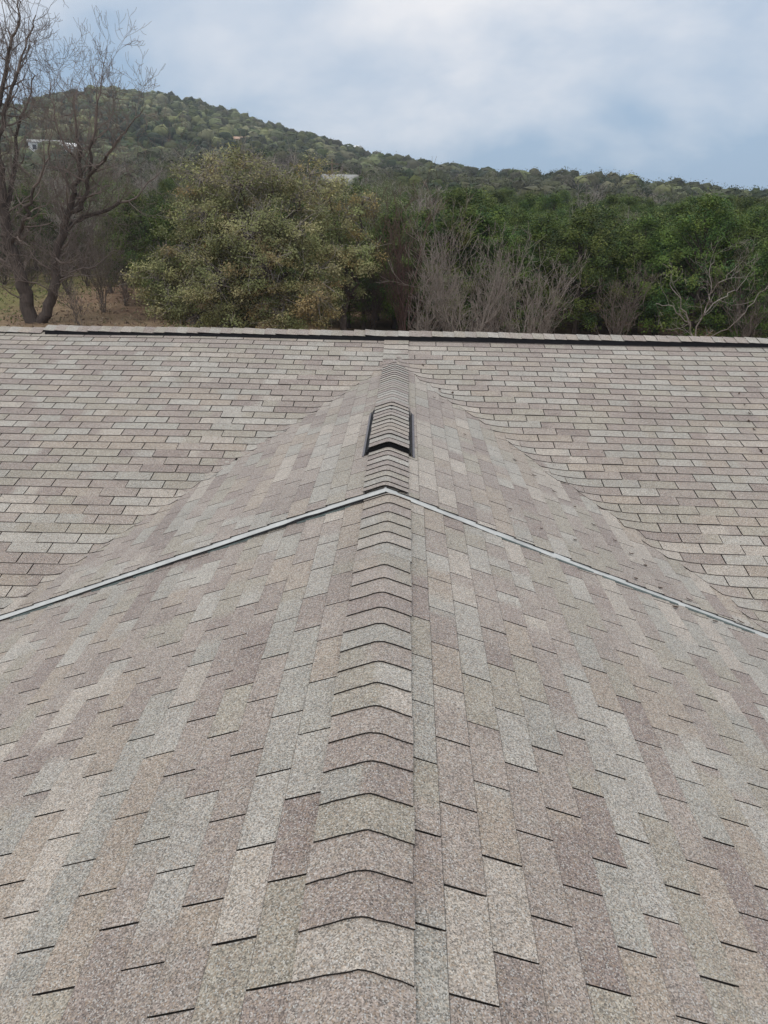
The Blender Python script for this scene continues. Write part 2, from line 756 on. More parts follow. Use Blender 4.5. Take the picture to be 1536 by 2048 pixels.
# far slope, plain
V, F = deck_grid(lambda u, v, l: (u, v, Z_RIDGE - SM * (v - Y_RIDGE) + l), np.linspace(-8.1, 8.1, 10), np.linspace(Y_RIDGE, 14.6, 10), DL)
bag.add(V, F)
main_roof = hpart('main_roof', bag.mesh('main_roof', [M_DECK]))

# --- choose the tabs that show largest: single shingles; the rest joined
roofs = {'low': low_roof, 'up': up_roof, 'main': main_roof}
score = []
for i, (w, V, F, M, T) in enumerate(tabs):
    nx = (len(V) - 2) // 4 - 1
    q = np.array([V[0], V[nx], V[2 * nx + 1], V[nx + 1]])
    px, py, z = project(q)
    if z.min() < 0.15 or px.max() < 0 or px.min() > 1536 or py.max() < 0 or py.min() > 2048:
        score.append(0)
        continue
    if w == 'low' and q[:, 1].max() > YK - 0.02:
        score.append(0)
        continue
    px, py = np.clip(px, 0, 1536), np.clip(py, 0, 2048)
    score.append(abs(np.dot(px, np.roll(py, 1)) - np.dot(py, np.roll(px, 1))) / 2)
order = np.argsort(-np.array(score))
single = set(int(i) for i in order[:300] if score[i] > 0)
rest = {'low': Bag(), 'up': Bag(), 'main': Bag()}
for i, (w, V, F, M, T) in enumerate(tabs):
    if i in single:
        c = np.mean(np.array(V), 0)
        me = build('shingle', np.array(V) - c, F, [M_SH, M_EDGE, M_WORN_SHADE], M, T)
        o = link('shingle', me, roofs[w], c)
    else:
        rest[w].add(V, F, M, T)
for w, b in rest.items():
    o = link('shingles', b.mesh('shingles', [M_SH, M_EDGE, M_WORN_SHADE]), roofs[w])
    o['kind'] = 'stuff'


# --- ridge caps
def cap_mesh(fz, hwl, hwr, y0, y1, x0, tints, lift=0.0, skew=0.0, thick=0.0055, rad=0.016):
    """cap folded over a ridge along Y; butt at y0 facing the camera; fz(x rel, y) -> surface z"""
    xs = np.concatenate([-hwl * np.array([1, .75, .5, .28, .12]), [0.0], hwr * np.array([.12, .28, .5, .75, 1])])
    n = len(xs)
    V = []
    sk = np.interp(xs, [-hwl, 0, hwr], [skew, 0, -skew]) + rng.normal(0, 0.0012, n)
    for (y, l) in ((y1, lift - 0.004), (y0, lift + 0.0035), (y0, lift + 0.0035 - thick)):
        for i, x in enumerate(xs):
            yy = y + sk[i]
            rr = math.sqrt(x * x + rad * rad) - rad      # rounded fold
            V.append((x0 + x, yy, fz(x0 + math.copysign(rr, x), yy) + l))
    F, M = [], []
    for i in range(n - 1):
        F.append((i, n + i, n + i + 1, i + 1))
        M.append(0)
        F.append((n + i, 2 * n + i, 2 * n + i + 1, n + i + 1))
        M.append(1)
    b = len(V)
    V.append((V[0][0], V[0][1], V[0][2] - thick))
    V.append((V[n - 1][0], V[n - 1][1], V[n - 1][2] - thick))
    F += [(0, b, 2 * n, n), (n - 1, 2 * n - 1, 3 * n - 1, b + 1)]
    M += [1, 1]
    t = np.array(tints)
    tt = np.array([np.interp(np.linspace(0, 1, n), np.linspace(0, 1, len(t)), t[:, c]) for c in range(3)]).T
    T = list(tt) * 3 + [tt[0], tt[-1]]
    c = np.mean(np.array(V), 0)
    return build('ridge_cap', np.array(V) - c, F, [M_SH, M_EDGE], M, T), c


def add_cap(parent, *a, **k):
    me, c = cap_mesh(*a, **k)
    return link('ridge_cap', me, parent, c)


z_low = lambda x, y: -S1 * abs(x) + wob(x, y) * 0.6
ECAP = 0.1385
y = 1.8862 - 6 * ECAP - 14 * ECAP
while y < YK - 0.03:
    tn, _ = tab_tints(10)
    add_cap(low_roof, z_low, 0.1542 + jit(0.003), 0.1273 + jit(0.003), y + jit(0.003), min(y + ECAP + 0.014, YK + 0.05), 0.0 + jit(0.003), tn,
            lift=0.009 if y < 3.4 else 0.003, skew=jit(0.006))
    y += ECAP

# upper ridge: caps up to the vent, on the vent, and beyond up the main slope
V0, V1 = 5.045, 6.19
E2 = 0.1047


def z_upper(x, y):
    return max(ZU - SU * abs(x - XU), z_main(y) + 0.003) + wob(x, y) * 0.6


y = 4.4389 - 2 * E2
vent_up = None
while y < YR - 0.0:
    on_vent = V0 - 0.02 <= y < V1 + 0.1
    tn, _ = tab_tints(10)
    if y + 0.11 > YI:
        e = 0.125
    else:
        e = E2
    if not on_vent:
        lift = 0.005
        if y >= V1 + 0.1:
            lift = 0.005 + 0.030 * max(0.0, 1 - (y - V1 - 0.1) / 0.9)
        yy0 = max(y + jit(0.003), YK - 0.009)
        if y + e > YK:
            add_cap(up_roof, z_upper, 0.137 + jit(0.003), 0.139 + jit(0.003), yy0, y + e + 0.014, XU + jit(0.002), tn, lift=lift, skew=jit(0.005))
    y += e

# low ridge vent on the upper gable ridge
VH = 0.038
bag = Bag()


def vent_profile(hw, zl, y):
    xs = [-hw, 0, hw]
    return [(XU + x, y, ZU - SU * abs(x) + zl) for x in xs]


for (h0, h1, hw) in ((0.001, VH, 0.146),):
    ring = []
    for yy in (V0, V1):
        ring.append(vent_profile(hw, h0, yy) + vent_profile(hw, h1, yy)[::-1])
    V = ring[0] + ring[1]
    F = [(i, (i + 1) % 6, 6 + (i + 1) % 6, 6 + i) for i in range(6)] + [tuple(range(6))[::-1], tuple(range(6, 12))]
    bag.add(V, F)
# louvre ribs along both sides
for s in (-1, 1):
    for q in range(2):
        x0 = 0.149 + 0.012 * q
        h = 0.020 - 0.009 * q
        ya, yb_ = V0 - 0.004, V1 + 0.004
        base = ZU - SU * x0
        V = []
        for yy in (ya, yb_):
            V += [(XU + s * x0, yy, base + 0.0), (XU + s * (x0 + 0.007), yy, base - 0.003), (XU + s * (x0 + 0.007), yy, base + h), (XU + s * x0, yy, base + h + 0.002)]
        F = [(0, 1, 5, 4), (1, 2, 6, 5), (2, 3, 7, 6), (3, 0, 4, 7), (0, 3, 2, 1), (4, 5, 6, 7)]
        bag.add(V, F)
vent_up = hpart('ridge_vent', bag.mesh('ridge_vent', [M_BLACK]))
vent_up['label'] = 'short black ridge vent topped with caps on the raised gable'
for s in (-1, 1):
    V = []
    for yy in (V0 - 0.01, V1 + 0.01):
        for x0, l in ((0.166, 0.006), (0.184, 0.004), (0.184, 0.0), (0.166, 0.0)):
            V.append((XU + s * x0, yy, ZU - SU * x0 + l))
    F = [(0, 1, 5, 4), (1, 2, 6, 5), (2, 3, 7, 6), (3, 0, 4, 7), (0, 3, 2, 1), (4, 5, 6, 7)]
    link('flange', build('flange', V, F, [M_FLANGE]), vent_up)
y = V0 - 0.014
while y < V1 + 0.05:
    tn, _ = tab_tints(10)
    add_cap(vent_up, z_upper, 0.140 + jit(0.003), 0.142 + jit(0.003), y + jit(0.003), y + E2 + 0.014, XU + jit(0.002), tn,
            lift=VH + 0.006 + jit(0.002), skew=jit(0.006))
    y += E2

# main ridge: caps laid along X, over a long black vent from XV0 on
XV0 = -4.05


def vent_lift(x):
    return 0.0 if x < XV0 else 0.031 + 0.0045 * (x + 4.0) / 2.0 + 0.003 * math.sin(x * 2.3) + 0.003 * math.sin(x * 0.9 + 1)


def front_z(y, side=1):
    return Z_RIDGE - SM * abs(y - Y_RIDGE)


def mcap(x0, x1, l0, l1, tn, hw=0.150):
    ys = Y_RIDGE + np.array([-hw, -0.10, -0.05, -0.015, 0, 0.015, 0.05, 0.10, hw])
    n = len(ys)
    V = []
    dz = rng.normal(0, 0.0022, n)
    for (x, l, t) in ((x0, l0 + 0.004, 0), (x1, l1, 0), (x0, l0 + 0.004, 0.0055)):
        for i, yy in enumerate(ys):
            yj = yy + (jit(0.004) if i == 0 else 0)
            V.append((x, yj, front_z(math.copysign(max(abs(yy - Y_RIDGE) - 0.006, 0), yy - Y_RIDGE) + Y_RIDGE) + l - t + dz[i]))
    F, M = [], []
    for i in range(n - 1):
        F.append((i, i + 1, n + i + 1, n + i))
        M.append(0)
        F.append((i, 2 * n + i, 2 * n + i + 1, i + 1))
        M.append(1)
    b = len(V)
    V.append((V[n][0], V[n][1], V[n][2] - 0.005))
    F.append((0, n, b, 2 * n))
    M.append(1)
    t0, t1 = tn[0], tn[-1]
    T = [t0] * n + [t1] * n + [t0] * n + [t1]
    c = np.mean(np.array(V), 0)
    return build('ridge_cap', np.array(V) - c, F, [M_SH, M_EDGE], M, T), c


segs = np.linspace(XV0 + 0.01, 8.05, 9)
bag = Bag()
nX = 60
xs = np.linspace(XV0, 8.05, nX)
V = []
for x in xs:
    l = vent_lift(x + 1e-4)
    yf, yb_ = Y_RIDGE - 0.152, Y_RIDGE + 0.152
    V += [(x, yf, front_z(yf) - 0.008), (x, yf + 0.004, front_z(yf) + l - 0.002), (x, Y_RIDGE, Z_RIDGE + l - 0.004),
          (x, yb_ - 0.004, front_z(yb_) + l - 0.002), (x, yb_, front_z(yb_) - 0.008)]
F = []
for i in range(nX - 1):
    for j in range(4):
        F.append((i * 5 + j, i * 5 + j + 1, (i + 1) * 5 + j + 1, (i + 1) * 5 + j))
F.append((0, 1, 2, 3, 4))
F.append(tuple((nX - 1) * 5 + j for j in (4, 3, 2, 1, 0)))
bag.add(V, F)
vent_main = hpart('ridge_vent', bag.mesh('ridge_vent', [M_BLACK]))
vent_main['label'] = 'long black vent strip along the far main ridge'
x = -8.05
EC3 = 0.127
while x < 8.0:
    on = x >= XV0 - 0.03
    if x < XV0 - 0.03 < x + EC3:
        x = XV0 - 0.02
        on = True
    tn, _ = tab_tints(3)
    l0, l1 = vent_lift(max(x, XV0 + 0.001) if on else x), vent_lift(x + EC3 + 0.012 if on else x)
    bump = 0.010 if abs(x + 0.40) < 0.07 else 0.0
    me, c = mcap(x, x + EC3 + 0.012, l0 + 0.005 + bump + jit(0.001), l1 + 0.003 + bump * 0.4, tn)
    link('ridge_cap', me, vent_main if on else main_roof, c)
    x += EC3

# --- white drip edge along the rake of the raised gable
for s in (-1, 1):
    nseg = 40
    L = 2.72
    prof = [(0.030, -0.0075), (-0.002, -0.0075), (-0.010, -0.018), (-0.017, -0.0275), (-0.019, -0.0315), (-0.017, -0.033), (-0.010, -0.030), (0.004, -0.011)]
    V = []
    for i in range(nseg + 1):
        d = L * i / nseg
        dent = 0.0007 * math.sin(d * 5.1 + s) + 0.0006 * math.sin(d * 13.0 + 2 * s)
        if s < 0 and 0.42 < d < 0.60:
            dent += 0.006 * math.sin((d - 0.42) / 0.18 * math.pi)
        for k, (dy, dz) in enumerate(prof):
            w = 1.0 if 2 < k < 7 else 0.2
            V.append((XU + s * d, YK + dy + dent * w * 0.6, ZU - SU * d + dz + dent * w + wob(XU + s * d, YK)))
    n = len(prof)
    F = []
    for i in range(nseg):
        for k in range(n):
            F.append((i * n + k, i * n + (k + 1) % n, (i + 1) * n + (k + 1) % n, (i + 1) * n + k))
    F.append(tuple(range(n)))
    o = hpart('drip_edge', build('drip_edge', V, F, [M_WHITE]))
    # board closing the step behind the drip edge
    V = []
    for d in (0.0, L):
        for yy in (YK + 0.02, YK + 0.06):
            for dz in (-0.075, -0.014):
                V.append((XU + s * d, yy, ZU - SU * d + dz))
    F = [(0, 1, 3, 2), (4, 6, 7, 5), (0, 4, 5, 1), (2, 3, 7, 6), (1, 5, 7, 3), (0, 2, 6, 4)]
    hpart('fascia_board', build('fascia_board', V, F, [M_FLANGE]))
# strips of old sealant on the low roof below the drip edge
for s, d0, d1, wd in ((-1, 2.30, 2.62, .030), (-1, 1.55, 1.72, .018), (-1, 1.78, 2.02, .022), (1, 0.70, 1.0, .016), (1, 1.10, 1.36, .024), (1, 1.42, 1.95, .030),
                      (1, 2.0, 2.5, .028), (-1, .9, 1.2, .014), (-1, 0.25, 0.6, .012)):
    f = f_low(s)
    V, F = [], []
    n = 12
    for i in range(n + 1):
        d = d0 + (d1 - d0) * i / n
        e = 0.25 + 0.75 * math.sin(math.pi * min(max(i / n, 0.04), 0.96)) ** 0.4
        a = YK - 0.008
        b = YK - 0.020 - 0.45 * wd * e * rng.uniform(0.75, 1.15)
        V += [f(a, d, 0.004), f(b, d, 0.003), f(b - 0.002, d, -0.004)]
    for i in range(n):
        F += [(3 * i, 3 * i + 1, 3 * i + 4, 3 * i + 3), (3 * i + 1, 3 * i + 2, 3 * i + 5, 3 * i + 4)]
    hpart('sealant', build('sealant', V, F, [M_GREYM]))

# --- walls of the house below
bag = Bag()
bag.add(*box_vf(-7.6, 7.6, 4.6, 13.6, GROUND_Z, -0.95))
bag.add(*box_vf(-3.9, 3.9, YF + 0.5, 4.7, GROUND_Z, -1.52))
hpart('wall', bag.mesh('wall', [M_WALL]))

# --- scraps and dry leaves on the right-hand shingles
spots = [(905, 787), (868, 796), (885, 806), (929, 868), (846, 730), (1029, 920), (1068, 951), (1108, 984), (1149, 1015), (1187, 1051),
         (1229, 1082), (1262, 1108), (1290, 1131), (1478, 787), (1489, 809), (1499, 826), (1498, 842), (1508, 859), (1522, 902), (1378, 1200),
         (1320, 1176), (1271, 1157), (1480, 1247), (1430, 1243), (1150, 1080), (1082, 1057), (1350, 1214), (1020, 1018)]
for px, py in spots:
    d = ray(px, py)
    t = 0.5
    while t < 14:
        p = CAM_POS + d * t
        zz = smax(z_main(p[1]), z_up(p[0]), 0.1) if p[1] > YK else -S1 * abs(p[0])
        if p[2] < zz + 0.004:
            break
        t += 0.01
    L, W = rng.uniform(0.012, 0.026), rng.uniform(0.006, 0.011)
    a = rng.uniform(-0.5, 0.5)
    V = []
    for i, u in enumerate(np.linspace(-1, 1, 6)):
        w = W * (1 - u * u) ** 0.6 + 0.0008
        for v in (-1, 0, 1):
            V.append((u * L, v * w, 0.003 * v * v + 0.004 * u * u))
    F = []
    for i in range(5):
        for j in range(2):
            F.append((i * 3 + j, i * 3 + j + 1, i * 3 + j + 4, i * 3 + j + 3))
    me = build('dry_leaf', V, F, [M_SCRAP])
    zz = smax(z_main(p[1]), z_up(p[0]), 0.1) if p[1] > YK else -S1 * abs(p[0])
    o = link('dry_leaf', me, None, (p[0], p[1], zz + 0.0045 + wob(p[0], p[1])))
    nrm = Vector((SU * NU, 0, NU)) if z_up(p[0]) > z_main(p[1]) else Vector((0, -SM * NM, NM))
    o.rotation_euler = (Matrix.Rotation(0, 4, 'Z') @ nrm.to_track_quat('Z', 'X').to_matrix().to_4x4() @ Matrix.Rotation(a, 4, 'Z')).to_euler()
    tag(o, 'small dark dry leaf scrap lying on the right side roof shingles', 'leaf', 'dry leaf scraps on the right side of the roof')

# ================================================================== LAND
SKY_PX = [(-900, 330), (-500, 290), (-200, 240), (0, 205), (60, 192), (130, 172), (200, 163), (260, 170), (330, 178), (380, 190), (440, 210), (520, 243), (600, 266),
          (680, 288), (760, 306), (840, 317), (960, 329), (1100, 341), (1200, 351), (1300, 360), (1400, 374), (1536, 376), (1800, 388), (2300, 395)]
DIST_PX = [(-900, 420), (0, 470), (300, 470), (600, 420), (800, 330), (1100, 260), (1536, 210), (2300, 210)]


def az_el(px, py):
    d = ray(px, py)
    return math.atan2(d[0], d[1]), math.atan2(d[2], math.hypot(d[0], d[1]))


_az, _el = zip(*[az_el(*p) for p in SKY_PX])
_da = [az_el(p[0], 400)[0] for p in DIST_PX]
_dd = [p[1] for p in DIST_PX]
SHELF_PX = [(-900, 345), (-200, 325), (0, 312), (200, 297), (400, 286), (540, 286), (650, 305), (760, 325), (960, 348), (1200, 372), (1536, 396), (2300, 405)]
_sa, _se = zip(*[az_el(*p) for p in SHELF_PX])
CANOPY = 5.0


def terrain(x, y):
    x = np.asarray(x, float)
    y = np.asarray(y, float)
    dx, dy = x - CAM_POS[0], y
    r = np.hypot(dx, dy)
    az = np.arctan2(dx, dy)
    D = np.interp(az, _da, _dd)
    el = np.interp(az, _az, _el)
    # ridge runs on out of frame and sinks to gentle ground behind
    el = np.where(np.abs(az) > 1.0, el * np.clip(1.6 - np.abs(az), 0, 0.6) / 0.6, el)
    zc_ = CAM_POS[2] + D * np.tan(el) - CANOPY
    # a wooded bench in front of the hill
    Ds = np.minimum(195.0, 0.66 * D)
    es = np.minimum(np.interp(az, _sa, _se), el)
    zs = CAM_POS[2] + Ds * np.tan(es) - CANOPY - 1.0
    t1 = np.clip((r - 46) / (Ds - 46), 0, 1)
    za = GROUND_Z + (zs - GROUND_Z) * (0.35 * t1 + 0.65 * t1 ** 1.7)
    t2 = np.clip((r - Ds) / (D - Ds), 0, 1)
    z = np.where(r < Ds, za, zs + (zc_ - zs) * (0.25 * t2 + 0.75 * t2 ** 1.5) - 3.0 * np.sin(np.pi * np.clip(t2 * 2.2, 0, 1)))
    z = np.where(r < 46, GROUND_Z, z)
    back = np.clip((r - D) / 500, 0, 1)
    z = z - back * (zc_ + 25) * 0.9 * (r > D)
    und = 0.5 * np.sin(x * 0.05 + 1) * np.sin(y * 0.043) * np.clip((r - 60) / 80, 0, 1) + 1.5 * np.sin(x * 0.021 + 2.0) * np.sin(y * 0.017 + .5) * np.clip((r - 120) / 150, 0, 1)
    return z + und


rs = np.concatenate([np.linspace(0, 60, 21), np.linspace(66, 200, 24), np.linspace(210, 560, 36), [600, 640]])
azs = np.linspace(-math.pi, math.pi, 181)
RRg, AA = np.meshgrid(rs, azs, indexing='ij')
X = CAM_POS[0] + RRg * np.sin(AA)
Y = RRg * np.cos(AA)
Z = terrain(X, Y)
V = np.stack([X, Y, Z], -1).reshape(-1, 3)
n = len(azs)
idx = np.array([[(j * n + i), (j + 1) * n + i, (j + 1) * n + i + 1, j * n + i + 1] for j in range(len(rs) - 1) for i in range(n - 1)], np.int32)
me = build_quads('ground', V, M_GROUND, fidx=idx)
me.polygons.foreach_set('use_smooth', np.ones(len(me.polygons), bool))
tag(link('ground', me), kind='structure')


# ================================================================== VEGETATION TOOLS
def unit(v):
    return v / (np.linalg.norm(v, axis=-1, keepdims=True) + 1e-9)


def leaf_quads(C, size, rg, bias=(0, 0, 0.5), aspect=0.55, outward=None):
    """rhombic leaves at C; size per leaf"""
    N = len(C)
    nrm = rg.normal(size=(N, 3)) * 0.8 + np.array(bias)
    if outward is not None:
        nrm = nrm + outward
    nrm = unit(nrm)
    t = unit(np.cross(nrm, rg.normal(size=(N, 3))))
    b = np.cross(nrm, t)
    s = (size * rg.uniform(0.65, 1.35, N))[:, None]
    V = np.stack([C - t * s, C + b * s * aspect - t * s * 0.1, C + t * s, C - b * s * aspect - t * s * 0.1], 1)
    return V.reshape(-1, 3)


def tubes(S, sides=4):
    """S: (N,8) p0,p1,r0,r1 -> verts, quad idx"""
    S = np.asarray(S, float)
    N = len(S)
    p0, p1, r0, r1 = S[:, :3], S[:, 3:6], S[:, 6], S[:, 7]
    d = unit(p1 - p0)
    ref = np.where(np.abs(d[:, 2:3]) < 0.9, np.array([[0, 0, 1.0]]), np.array([[1.0, 0, 0]]))
    a = unit(np.cross(d, ref))
    b = np.cross(d, a)
    an = np.arange(sides) * 2 * np.pi / sides
    ring = np.cos(an)[None, :, None] * a[:, None] + np.sin(an)[None, :, None] * b[:, None]
    e = 0.3 * (r0[:, None] * d)
    V = np.concatenate([(p0 - e)[:, None] + ring * r0[:, None, None], p1[:, None] + ring * r1[:, None, None]], 1)
    i = np.arange(sides)
    q = np.stack([i, (i + 1) % sides, sides + (i + 1) % sides, sides + i], -1)
    idx = (np.arange(N) * 2 * sides)[:, None, None] + q[None]
    return V.reshape(-1, 3), idx.reshape(-1, 4)


def grow(rg, p, d, length, r, depth, out, tips, up=0.12, kink=0.22, split=(2, 4), ratio=0.68, spread=0.75, nseg=4, minr=0.004, sub=1):
    d = unit(d)
    step = length / nseg
    pts = []
    for i in range(nseg):
        nd = unit(d + rg.normal(0, kink, 3) + np.array([0, 0, up]))
        q = p + nd * step
        r2 = max(r * (1 - 0.45 / nseg), minr)
        out.append((*p, *q, r, r2))
        p, d, r = q, nd, r2
        pts.append((p, d, r))
    if depth <= 0:
        tips.append((p, d))
        return
    for _ in range(rg.integers(split[0], split[1] + 1)):
        nd = unit(d + rg.normal(0, spread, 3) * 0.8)
        grow(rg, p, nd, length * ratio * rg.uniform(0.75, 1.2), r * rg.uniform(0.55, 0.8), depth - 1, out, tips, up, kink, split, ratio, spread, nseg, minr, sub)
    for _ in range(sub):
        q, dd, rr = pts[rg.integers(0, max(len(pts) - 1, 1))]
        nd = unit(dd * 0.4 + rg.normal(0, 1, 3))
        grow(rg, q, nd, length * ratio * rg.uniform(0.6, 1.0), rr * 0.5, depth - 1, out, tips, up, kink, split, ratio, spread, nseg, minr, max(sub - 1, 0))


def tube_mesh(name, segs, mat, thick=0.06):
    S = np.array(segs)
    big = S[:, 6] > thick
    V1, I1 = tubes(S[big], 8) if big.any() else (np.zeros((0, 3)), np.zeros((0, 4), int))
    V2, I2 = tubes(S[~big], 3) if (~big).any() else (np.zeros((0, 3)), np.zeros((0, 4), int))
    return build_quads(name, np.concatenate([V1, V2]), mat, fidx=np.concatenate([I1, I2 + len(V1)]))


def split_trunk(segs, rmin):
    S = np.array(segs)
    m = S[:, 6] >= rmin
    return S[m], S[~m]


def polyline(pts, r0, r1, out, rg, sub=3, wobble=0.03):
    pts = [np.array(p, float) for p in pts]
    n = (len(pts) - 1) * sub
    P = []
    for i in range(len(pts) - 1):
        a = pts[max(i - 1, 0)]
        b, c = pts[i], pts[i + 1]
        d = pts[min(i + 2, len(pts) - 1)]
        for k in range(sub):
            t = k / sub
            P.append(0.5 * ((2 * b) + (-a + c) * t + (2 * a - 5 * b + 4 * c - d) * t * t + (-a + 3 * b - 3 * c + d) * t ** 3))
    P.append(pts[-1])
    P = [p + rg.normal(0, wobble, 3) * (0 < i < len(P) - 1) for i, p in enumerate(P)]
    res = []
    for i in range(len(P) - 1):
        ra = r0 + (r1 - r0) * i / (len(P) - 1)
        rb = r0 + (r1 - r0) * (i + 1) / (len(P) - 1)
        out.append((*P[i], *P[i + 1], ra, rb))
        res.append((P[i + 1], unit(P[i + 1] - P[i]), rb))
    return res


LEAFC = {
    'juniper': [(0.072, 0.118, 0.021), (0.100, 0.145, 0.026), (0.042, 0.082, 0.022), (0.130, 0.160, 0.034)],
    'oak': [(0.320, 0.330, 0.140), (0.260, 0.285, 0.120), (0.380, 0.360, 0.170), (0.210, 0.240, 0.095)],
    'thin': [(0.155, 0.180, 0.080), (0.125, 0.150, 0.068), (0.180, 0.185, 0.095)],
    'rust': [(0.390, 0.305, 0.125), (0.340, 0.275, 0.120), (0.300, 0.265, 0.110)],
    'pale': [(0.330, 0.370, 0.150), (0.270, 0.330, 0.145), (0.380, 0.390, 0.200)],
    'bare': [(0.235, 0.200, 0.170), (0.200, 0.175, 0.150), (0.270, 0.232, 0.195)],
}


def tints_for(kind, ncl, rg, var=0.25):
    P_ = np.array(LEAFC[kind])
    return P_[rg.integers(0, len(P_), ncl)] * rg.uniform(1 - var, 1 + var, (ncl, 1))


def dress(rg, clusters, spread, per, size, kind, bias=(0, 0, 0.6), center=None, aspect=0.5, flat=0.7):
    """leaf clumps round the cluster centres"""
    C = np.asarray(clusters, float)
    n = len(C)
    tn = tints_for(kind, n, rg) if isinstance(kind, str) else kind
    L = np.repeat(C, per, 0) + rg.normal(0, 1, (n * per, 3)) * spread * np.array([1, 1, flat])
    o = None
    if center is not None:
        o = unit(L - np.asarray(center)) * 1.1
    V = leaf_quads(L, np.full(len(L), size), rg, bias, aspect, o)
    T = np.repeat(np.repeat(tn, per, 0) * rg.uniform(0.78, 1.22, (n * per, 1)), 4, 0)
    return V, T


# ------------------------------------------------------------------ prototype trees of the wood
protos = {}


def proto_juniper(i):
    rg = np.random.default_rng(100 + i)
    h = 5.6
    segs, tips = [], []
    polyline([(0, 0, -0.3), (0.1, 0.05, 1.4), (rg.normal(0, .2), rg.normal(0, .2), h * 0.82)], 0.16, 0.03, segs, rg, 4, 0.04)
    cl = []
    wmax = rg.uniform(1.7, 2.2)
    n = 230
    while len(cl) < n:
        t = rg.random() ** 0.8
        z = 0.7 + t * (h - 0.7)
        w = wmax * (1 - t ** 2.2) ** 0.6 * (0.75 + 0.35 * min(t * 3, 1)) if t < 1 else 0
        a = rg.uniform(0, 2 * np.pi)
        lob = 1 + 0.22 * np.sin(a * 3 + i) + 0.14 * np.sin(a * 5 + z * 2)
        rr = w * lob * (1 - 0.55 * rg.random() ** 2)
        c = np.array([rr * np.cos(a), rr * np.sin(a), z + rg.normal(0, 0.15)])
        cl.append(c)
        if rg.random() < 0.35:
            segs.append((0, 0, z * 0.75, *c, 0.03, 0.008))
    V, T = dress(rg, cl, 0.17, 130, 0.043, 'juniper', (0, 0, 0.8), (0, 0, h * 0.4), 0.5, 0.8)
    return build_quads('crown', V, M_LEAF, T), tube_mesh('trunk', segs, M_BARKD)


def proto_oak(i):
    rg = np.random.default_rng(200 + i)
    segs, tips = [], []
    grow(rg, np.array([0, 0, -0.3]), np.array([0, 0, 1.0]), 2.4, 0.22, 4, segs, tips, 0.14, 0.24, (2, 3), 0.74, 0.62, 3, 0.008, 1)
    P_ = np.array([t[0] for t in tips])
    V, T = dress(rg, P_, 0.30, max(int(14000 / len(P_)), 4), 0.055, 'thin', (0, 0, 0.5), None, 0.5)
    return build_quads('crown', V, M_LEAF, T), tube_mesh('trunk', segs, M_TWIG)


def proto_bare(i):
    rg = np.random.default_rng(300 + i)
    segs, tips = [], []
    grow(rg, np.array([0, 0, -0.3]), np.array([0, 0, 1.0]), 2.3, 0.17, 5, segs, tips, 0.20, 0.2, (2, 3), 0.70, 0.55, 3, 0.010, 1)
    a, b = split_trunk(segs, 0.035)
    return tube_mesh('crown', b, M_TWIG), tube_mesh('trunk', a, M_BARK)


for i in range(5):
    protos[('juniper', i)] = proto_juniper(i)
for i in range(3):
    protos[('oak', i)] = proto_oak(i)
for i in range(4):
    protos[('bare', i)] = proto_bare(i)
INFO = {'juniper': ('juniper_tree', 5.6, 5), 'oak': ('oak_tree', 7.5, 3), 'bare': ('bare_tree', 7.5, 4)}
PH = {}
for k, (c, t) in protos.items():
    PH[k] = max(v.co.z for v in c.vertices) if len(c.vertices) < 60000 else max(v.co.z for v in t.vertices)


def place_tree(kind, i, x, y, height, rot, label, group, wide=1.0, z=None):
    c, t = protos[(kind, i)]
    s = height / PH[(kind, i)]
    e = empty(INFO[kind][0], (x, y, float(terrain(x, y)) if z is None else z))
    e.rotation_euler = (0, 0, rot)
    e.scale = (s * wide, s * wide, s)
    tag(e, label, 'tree', group)
    link('trunk', t, e)
    link('crown', c, e)
    return e


# ------------------------------------------------------------------ hero trees
def hero(name, label, base, cat='tree'):
    e = empty(name, tuple(base))
    tag(e, label, cat)
    return e


def shifted(me, base, name, parent):
    o = link(name, me, parent)
    o.location = (-base[0], -base[1], -base[2])
    return o


def limb_set(rg, Yd, lims, segs, tips, every=2, depth=3, length=2.0, up=0.2, kink=0.2, spread=0.6, dy=0.8):
    for pts, r0, r1 in lims:
        P_ = []
        off = 0.0
        for j, p in enumerate(pts):
            if len(p) == 3:
                off = p[2]
            P_.append(at_y(p[0], p[1], Yd + off))
        nodes = polyline(P_, r0, r1, segs, rg, 4, 0.05)
        for j, (p, d, r) in enumerate(nodes):
            if j < 3 and r > 0.15:
                continue
            if j % every == 0 or j == len(nodes) - 1:
                nd = unit(d * 0.7 + rg.normal(0, 0.75, 3) + np.array([0, 0, 0.25]))
                grow(rg, p, nd, length * rg.uniform(0.7, 1.15), min(r * 0.5, 0.055), depth, segs, tips, up, kink, (2, 3), 0.72, spread, 3, 0.007, 1)


